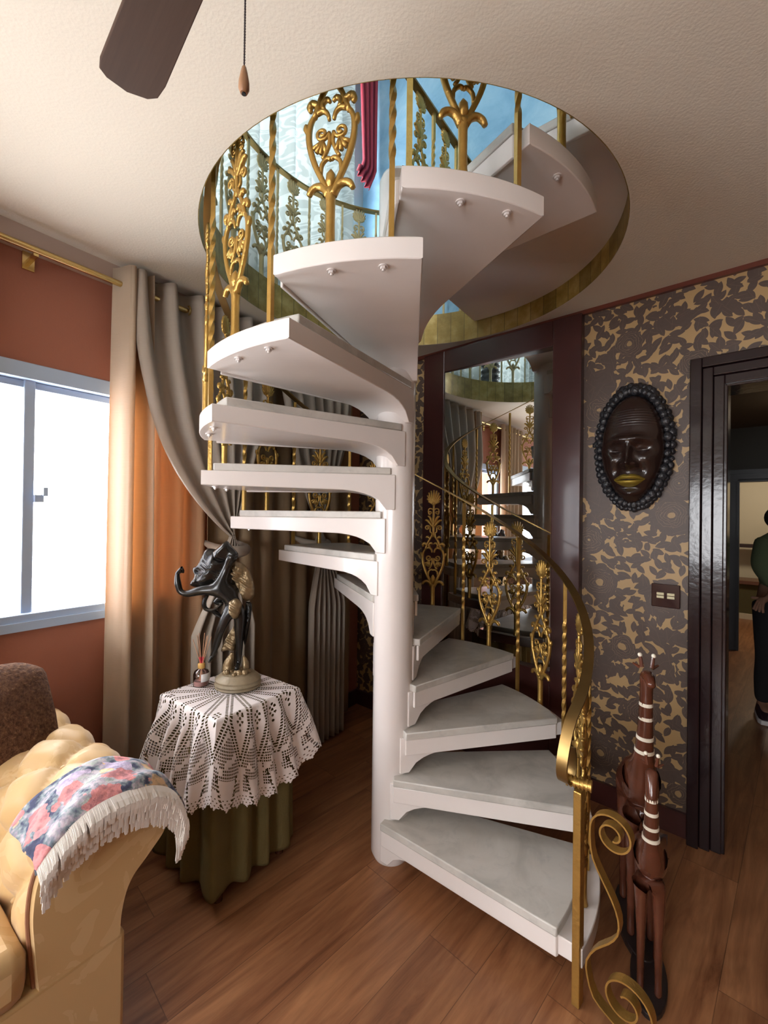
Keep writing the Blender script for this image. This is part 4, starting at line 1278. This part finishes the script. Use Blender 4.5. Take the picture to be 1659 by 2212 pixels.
def sec_pt(SECT, SLn, i, d, F, amp=.045, swap=False, shrink=0.0, along=0):
    p = SECT[i]; a, b = SECT[max(0, i - 1)], SECT[min(len(SECT) - 1, i + 1)]
    tx, tz = b.x - a.x, b.y - a.y; l = math.hypot(tx, tz) or 1
    nx, nz = (-tz / l, tx / l)
    h = (tuft(SLn[i], d + along) - 1) * amp * max(0, min(1, p.z))
    return p.x - nx * h * -1 * -1 if False else (p.x + nx * h * SGN, p.y + nz * h * SGN)
SGN = -1.0
# outward normal check: on top of the roll the path runs towards -s so (-tz,tx) points down; SGN flips it outwards
nd = 120
mb = MB(); vs = []
d_front = .935
for j in range(nd):
    d = .05 + (d_front - .05) * j / (nd - 1)
    rnd = max(0, (d - (d_front - .025)) / .025); k = 1 - .08 * rnd * rnd
    for i in range(len(SEC)):
        x, z = sec_pt(SEC, SL, i, d, P1)
        cx_, cz_ = 2.19, .45
        if rnd > 0: x = cx_ + (x - cx_) * k; z = cz_ + (z - cz_) * (k if z > cz_ else 1)
        vs.append(P1(x, d, z))
n = len(SEC)
fs = [(j * n + i, j * n + i + 1, (j + 1) * n + i + 1, (j + 1) * n + i) for j in range(nd - 1) for i in range(n - 1)]
mb.add(vs, fs)
arm = mb.build('arm', 'sofa_fabric', sofa, auto=180, loc=P1(2.2, .5, .3))
# front facing of the arm with piping
def inset_sec(k, d):
    cx_, cz_ = 2.19, .45; out = []
    for p in SEC:
        x = cx_ + (p.x - cx_) * k; z = cz_ + (p.y - cz_) * (k if p.y > cz_ else 1)
        out.append(P1(x, d, z))
    return out
o1 = inset_sec(.93, d_front); o2 = inset_sec(.90, d_front + .018)
mb = MB().add(o1 + o2, [(i, i + 1, n + i + 1, n + i) for i in range(n - 1)] + [tuple(n + i for i in range(n))])
fp_ = mb.build('arm_facing', 'sofa_fabric', arm, auto=40)
MB().tube([o1[i] for i in range(0, n, 2)], .006, 8, 1).build('piping', 'piping', arm)
# second arm, out at the far end, mirrored
def mir_arm():
    vs2 = []
    for p in vs:
        q = np.array(p[:2]) - C; s = q @ D1; d = q @ N1
        vs2.append(P1(2 * 3.25 - s, d, p[2]))
    MB().add(vs2, fs).build('arm', 'sofa_fabric', sofa, auto=180, loc=P1(4.3, .5, .3))
mir_arm()
# tufted back along the wall
BS = [Vector(p) for p in [(.40, .36, 0), (.39, .50, 1), (.37, .64, 1), (.33, .74, 1), (.26, .785, 1), (.18, .785, .8), (.12, .74, .4), (.105, .68, 0), (.12, .60, 0), (.12, FZ + .02, 0)]]
BS, _ = crom(BS, [0] * len(BS), 6); BL = arc_len(BS)
ns_ = 150; vs3 = []
for j in range(ns_):
    s = 2.10 + 2.3 * j / (ns_ - 1)
    for i in range(len(BS)):
        p = BS[i]; a, b = BS[max(0, i - 1)], BS[min(len(BS) - 1, i + 1)]
        tx, tz = b.x - a.x, b.y - a.y; l = math.hypot(tx, tz) or 1
        h = (tuft(BL[i], s) - 1) * .045 * max(0, min(1, p.z))
        vs3.append(P1(s, p.x + tz / l * h, p.y - tx / l * h))
n3 = len(BS)
MB().add(vs3, [(j * n3 + i, j * n3 + i + 1, (j + 1) * n3 + i + 1, (j + 1) * n3 + i) for j in range(ns_ - 1) for i in range(n3 - 1)] + [tuple(range(n3))]).build('sofa_back', 'sofa_fabric', sofa, auto=180, loc=P1(3.2, .2, .3))
MB().fbox(P1, 2.34, 3.24, .30, .965, .34, .47).build('seat_cushion', 'sofa_fabric', sofa, bevel=.035, smooth=True)
MB().fbox(P1, 3.26, 4.15, .30, .965, .34, .47).build('seat_cushion', 'sofa_fabric', sofa, bevel=.035, smooth=True)
MB().fbox(P1, 2.13, 4.37, .06, .955, FZ + .04, .345).build('sofa_base', 'sofa_fabric', sofa, bevel=.012, smooth=True)
# buttons
bt_ = MB()
for i in range(len(SEC)):
    pass
su, sv = .24, .22
got = []
for m_ in range(-2, 14):
    for q_ in range(-12, 14):
        a = (m_ + q_) / 2 * su; b = (m_ - q_) / 2 * sv
        if .05 < b < .90 and 0.08 < a < SL[-1]:
            i = min(range(len(SL)), key=lambda t_: abs(SL[t_] - a))
            if SEC[i].z > .6:
                x, z = sec_pt(SEC, SL, i, b, P1); got.append((x, b, z))
for x, b, z in got:
    MB().ball(P1(x, b, z + .002), (.009, .009, .007), 10, 6).build('button', 'sofa_fabric', arm)

# brown fur cushion
cu = MB(); vs = []
cc_ = (2.35, .36, .745)
NUc, NVc = 40, 28
def cush(i, j):
    u = 2 * PI * i / NUc; v = -PI / 2 + PI * j / (NVc - 1)
    cu_, su_ = math.cos(u), math.sin(u)
    e = .45
    sx_ = math.copysign(abs(cu_) ** e, cu_); sz_ = math.copysign(abs(su_) ** e, su_)
    r = math.cos(v); th_ = math.sin(v)
    x = .235 * sx_ * r; y = .225 * sz_ * r; t_ = .105 * math.copysign(abs(th_) ** .8, th_) * (1 - .15 * r)
    # lean back
    n_ = .004 * math.sin(9 * u + 3 * v)
    al = math.radians(32)
    dd = cc_[1] + t_ * math.cos(al) - y * math.sin(al) * .8; zz = cc_[2] + y * math.cos(al) + t_ * math.sin(al)
    return P1(cc_[0] + x + n_, max(dd, .09), zz - .0)
cu.grid(NUc, NVc, cush, closeu=True)
o = cu.build('fur_cushion', 'fur', auto=180)
tag(o, 'brown short-pile fur cushion leaning against the tufted sofa back', 'cushion')

# fringed floral throw folded over the arm
tw = thing('fringed_throw', 'floral tapestry throw with white fringe folded over the sofa arm', 'throw', P1(2.2, .82, .735))
def throw_pt(sfrac, d, off):
    L0, L1 = .315, .775     # range of arc length on the arm section
    i0 = 0
    a = SL[0] + L0 + (L1 - L0) * sfrac
    i = min(range(len(SL) - 1), key=lambda t_: abs(SL[t_] - a))
    i = max(1, i); f = 0
    while i < len(SL) - 2 and SL[i + 1] < a: i += 1
    while i > 0 and SL[i] > a: i -= 1
    f = (a - SL[i]) / (SL[i + 1] - SL[i])
    p = SEC[i].lerp(SEC[i + 1], f); q = SEC[i + 1] - SEC[i]; l = math.hypot(q.x, q.y)
    nx, nz = q.y / l, -q.x / l
    return (p.x + nx * off, d, p.y + nz * off)
ds = [.79 + (.975 - .79) * j / 24 for j in range(25)]
def tf(i, j):
    fr_ = .0 + i / 50; d = ds[j]
    off = .014 + .004 * math.sin(fr_ * 17 + j * .5)
    s, d, z = throw_pt(fr_, d, off)
    if j > 20: z -= .010 * (j - 20) ** 1.4 * .35
    return P1(s, d, z)
MB().grid(51, 25, tf).build('tapestry_cloth', 'tapestry', tw, auto=180, solid=.010)
# fringe along the front edge and at the outer end
fr_ = MB(); r_ = random.Random(3)
for layer in range(3):
    for i in range(170):
        f = i / 169
        s, d, z = throw_pt(f, .975 + .004 * layer, .010 - .004 * layer)
        z -= .012 + .010 * layer
        p0 = P1(s, d, z); L = r_.uniform(.042, .054) + .012 * layer
        w1_ = r_.uniform(-.008, .008)
        outw = .012 * (2 - layer)
        fr_.strap([p0, P1(s + w1_ * .5, d + outw + .006, z - L * .45), P1(s + w1_, d + outw + .004, z - L)], Vector((*D1, 0)), .0055, .0022, 2)
for layer in range(2):
    for i in range(90):
        f = i / 89; d = .80 + .175 * f
        s, dd, z = throw_pt(.99, d, .012 - .004 * layer)
        p0 = P1(s, dd, z)
        w1_ = r_.uniform(-.006, .006); L = r_.uniform(.045, .06)
        fr_.strap([p0, P1(s - .014, d + w1_ * .5, z - L * .5), P1(s - .012 - .004 * layer, d + w1_, z - L)], Vector((*N1, 0)), .0040, .0022, 2)
fr_.build('fringe', 'fringe_thread', tw, kind='stuff', smooth=False)

# ------------------------------------------------------------------ carved giraffes
def giraffe(label, base, sc, faceang, headlow=False, mat='carved_wood'):
    g_ = thing('giraffe_carving', label, 'sculpture', base, 'carved giraffes beside the stair')
    ca, sa = math.cos(faceang), math.sin(faceang)
    def G(x, y, z): return (base[0] + (ca * x - sa * y) * sc, base[1] + (sa * x + ca * y) * sc, base[2] + z * sc)
    V = []; E2 = []; R = []
    def a(x, y, z, r, l=None):
        V.append(G(x, y, z)); R.append(r * sc)
        if l is not None: E2.append((l, len(V) - 1))
        return len(V) - 1
    if not headlow:
        b0 = a(0, 0, .50, .062); b1 = a(-.09, 0, .47, .056, b0); b2 = a(.06, 0, .55, .052, b0)
        n1_ = a(.085, 0, .64, .030, b2); n2_ = a(.10, 0, .74, .023, n1_); n3_ = a(.108, 0, .84, .020, n2_); h0 = a(.112, 0, .905, .022, n3_)
        h1 = a(.150, 0, .900, .017, h0); a(.185, 0, .885, .012, h1)
        hd_ = (.112, .905)
    else:
        b0 = a(0, 0, .50, .060); b1 = a(-.08, 0, .48, .054, b0); b2 = a(.06, 0, .53, .050, b0)
        n1_ = a(.095, 0, .60, .030, b2); n2_ = a(.115, 0, .70, .024, n1_); n3_ = a(.125, 0, .80, .021, n2_); h0 = a(.13, 0, .875, .022, n3_)
        h1 = a(.155, 0, .835, .018, h0); a(.175, 0, .79, .013, h1)
        hd_ = (.13, .875)
    for x, y in ((-.10, -.028), (-.10, .028), (.05, -.028), (.05, .028)):
        t0 = a(x, y, .40, .026, b1 if x < 0 else b2); k_ = a(x + .004, y, .24, .0155, t0); f_ = a(x, y, .08, .012, k_); a(x + .006, y, .018, .014, f_)
    tl = a(-.135, 0, .42, .010, b1); a(-.142, 0, .30, .007, tl)
    skinfig('body', mat, g_, V, E2, R)
    MB().lathe([(.0, 0), (1, 0)], (0, 0), 3) if False else None
    pts = [G(.16 * math.cos(t) - .02, .062 * math.sin(t), 0)[:2] for t in [2 * PI * i / 28 for i in range(28)]]
    MB().prism(pts, base[2], base[2] + .022 * sc).build('carved_plinth', 'dark_carved_wood', g_, bevel=.003, smooth=False)
    for y in (-.014, .014):
        hn_ = MB().tube([G(hd_[0], y, hd_[1] + .018), G(hd_[0] - .002, y * 1.3, hd_[1] + .05)], [.0065 * sc, .005 * sc], 8, 1).build('horn', mat, g_)
        MB().ball(G(hd_[0] - .002, y * 1.35, hd_[1] + .055), (.007 * sc,) * 3, 8, 6).build('horn_tip', 'bone_white', hn_)
        MB().tube([G(hd_[0] - .012, y * 1.2, hd_[1] + .012), G(hd_[0] - .02, y * 2.6, hd_[1] + .022)], [.006 * sc, .003 * sc], 6, 1).build('ear', mat, g_)
    # painted white bands: rings that hug neck and flank
    def band(x0, z0, x1, z1, r0, r1):
        MB().tube([G(x0, 0, z0), G(x1, 0, z1)], [r0 * sc, r1 * sc], 16, 1).build('painted_band', 'bone_white', g_, auto=50)
    if not headlow:
        for x, z, r in ((.105, .80, .0200), (.102, .755, .0208), (.094, .69, .0255), (.086, .645, .0290)): band(x, z, x + .001, z + .011, r, r - .0006)
    else:
        for x, z, r in ((.121, .765, .0212), (.117, .715, .0228), (.108, .660, .0255), (.100, .615, .0290)): band(x, z, x + .001, z + .012, r, r - .0006)
    band(-.118, .468, -.112, .47, .037, .040)
    return g_
giraffe('tall carved wooden giraffe with white painted bands, behind the smaller giraffe', (.935, 1.59, FZ), 1.065, math.radians(-110))
giraffe('smaller carved wooden giraffe with white neck bands in front of the tall one', (.862, 1.40, FZ), .84, math.radians(-120), True)

# ------------------------------------------------------------------ person in the hallway
pb = Vector((2.94, 3.28, FZ))
per = thing('person', 'person in green sweater and black trousers bending forward beyond the dark doorway', 'person', pb[:])
V = []; E3 = []; R = []
def a(x, y, z, r, l=None):
    V.append((pb.x + x, pb.y + y, FZ + z)); R.append(r)
    if l is not None: E3.append((l, len(V) - 1))
    return len(V) - 1
pe = a(.10, .03, .90, (.15, .11)); wa = a(.10, .03, 1.05, (.14, .10), pe); chx = a(.07, .0, 1.24, (.16, .11), wa); nk_ = a(-.02, -.09, 1.36, (.055, .055), chx)
hd1 = a(-.09, -.16, 1.43, (.08, .09), nk_); a(-.13, -.18, 1.51, (.075, .085), hd1)
ls = a(-.08, -.02, 1.30, (.06, .06), chx); ue = a(-.15, -.06, 1.14, (.048, .048), ls); le_ = a(-.10, -.17, 1.00, (.042, .042), ue); wr_ = a(-.27, -.26, .955, (.026, .022), le_)
hnd = a(-.345, -.29, .925, (.03, .018), wr_)
for k, (fx, fy, L) in enumerate(((-.9, -.25, .072), (-.85, -.4, .082), (-.75, -.55, .080), (-.6, -.7, .064))):
    f0 = a(-.362 - .004 * (3 - k), -.30 + .011 * (1.5 - k), .918, (.0105, .0105), hnd)
    f1 = a(-.362 + fx * L * .55, -.30 + fy * L * .55 + .008 * (1.5 - k), .900 - .004 * k, (.009, .009), f0); a(-.362 + fx * L * .85, -.30 + fy * L * .9 + .010 * (1.5 - k), .872 - .004 * k, (.008, .008), f1)
t0 = a(-.335, -.25, .94, (.0115, .0115), hnd); a(-.385, -.245, .945, (.010, .010), t0)
rs = a(.26, -.02, 1.32, (.06, .06), chx); ur = a(.32, -.08, 1.12, (.05, .05), rs); lr = a(.24, -.24, 1.00, (.04, .04), ur); wr2 = a(.14, -.34, .97, (.026, .022), lr); hn2 = a(.09, -.38, .965, (.03, .018), wr2)
for k in range(4): f0 = a(.07 - .004 * k, -.40 + .012 * (k - 1.5), .965, (.0105, .0105), hn2); a(.02, -.43 + .016 * (k - 1.5), .95, (.008, .008), f0)
for sx__ in (-.02, .20):
    hp = a(sx__, .03, .80, (.095, .095), pe); kk = a(sx__ - .03, .0, .46, (.062, .062), hp); cl_ = a(sx__ - .03, .03, .28, (.052, .052), kk); ak = a(sx__ - .03, .04, .09, (.036, .036), cl_); a(sx__ - .09, -.06, .045, (.035, .03), ak)
body = skinfig('body', 'skin', per, V, E3, R)
# clothes: slightly larger skins over torso/arms and legs
def sub(idx, edges, grow, name, mat, root=0):
    mp = {o_: i for i, o_ in enumerate(idx)}
    return skinfig(name, mat, per, [V[i] for i in idx], [(mp[a_], mp[b_]) for a_, b_ in edges], [tuple(x + grow for x in R[i]) for i in idx], root)
legs = [e for e in E3 if V[e[1]][2] - FZ < .82 and V[e[1]][2] - FZ > .05]
sub([pe, wa, chx, nk_, ls, ue, le_, rs, ur, lr], [(pe, wa), (wa, chx), (chx, nk_), (chx, ls), (ls, ue), (ue, le_), (chx, rs), (rs, ur), (ur, lr)], .030, 'green_sweater', 'green_knit')
li = [pe] + [i for i in range(len(V)) if any(e[1] == i for e in legs) and V[i][2] - FZ > .06 and i > hn2 + 8]
sub(li, [e for e in E3 if e[0] in li and e[1] in li], .014, 'trousers', 'black_cloth')
for sx__ in (-.02, .20):
    x0, y0 = pb.x + sx__ - .03, pb.y + .05
    s_ = MB(); dx, dy = -.55, -.83
    def sh(u, z, wd): return [(x0 + dx * u - dy * wd * k, y0 + dy * u + dx * wd * k, z) for k in (-1, 1)]
    top_ = []
    sect = [(-.04, .035, .10), (.0, .04, .105), (.06, .042, .085), (.12, .044, .065), (.18, .042, .052), (.215, .028, .040)]
    vs = []
    for u, wd, h in sect:
        l_, r2 = sh(u, FZ + .028, wd); lt, rt_ = sh(u, FZ + h, wd * .62); vs += [l_, r2, rt_, lt]
    sho = MB().add(vs, [(4 * j + i, 4 * j + (i + 1) % 4, 4 * j + 4 + (i + 1) % 4, 4 * j + 4 + i) for j in range(len(sect) - 1) for i in range(4)] + [(3, 2, 1, 0), tuple(4 * (len(sect) - 1) + i for i in range(4))]).build('sneaker', 'shoe_dark', per, bevel=.006, smooth=True)
    vs = []
    for u, wd, h in sect:
        l_, r2 = sh(u * 1.03, FZ + .002, wd * 1.08); lt, rt_ = sh(u * 1.03, FZ + .034, wd * 1.08); vs += [l_, r2, rt_, lt]
    MB().add(vs, [(4 * j + i, 4 * j + (i + 1) % 4, 4 * j + 4 + (i + 1) % 4, 4 * j + 4 + i) for j in range(len(sect) - 1) for i in range(4)] + [(3, 2, 1, 0), tuple(4 * (len(sect) - 1) + i for i in range(4))]).build('sneaker_sole', 'shoe_sole', sho, bevel=.004, smooth=False)
hp_ = Vector(V[hd1])
MB().ball((pb.x - .075, pb.y - .125, FZ + 1.50), (.088, .095, .09), 18, 12).build('hair', 'dark_hair', per)
MB().ball((pb.x - .155, pb.y - .245, FZ + 1.445), (.012, .016, .016), 10, 8).build('nose', 'skin', per)
for q in (-.018, .02):
    MB().ball((pb.x - .155 + q * 1.3, pb.y - .235 - q * .8, FZ + 1.47), (.008, .006, .005), 8, 6).build('eye', 'dark_hair', per)
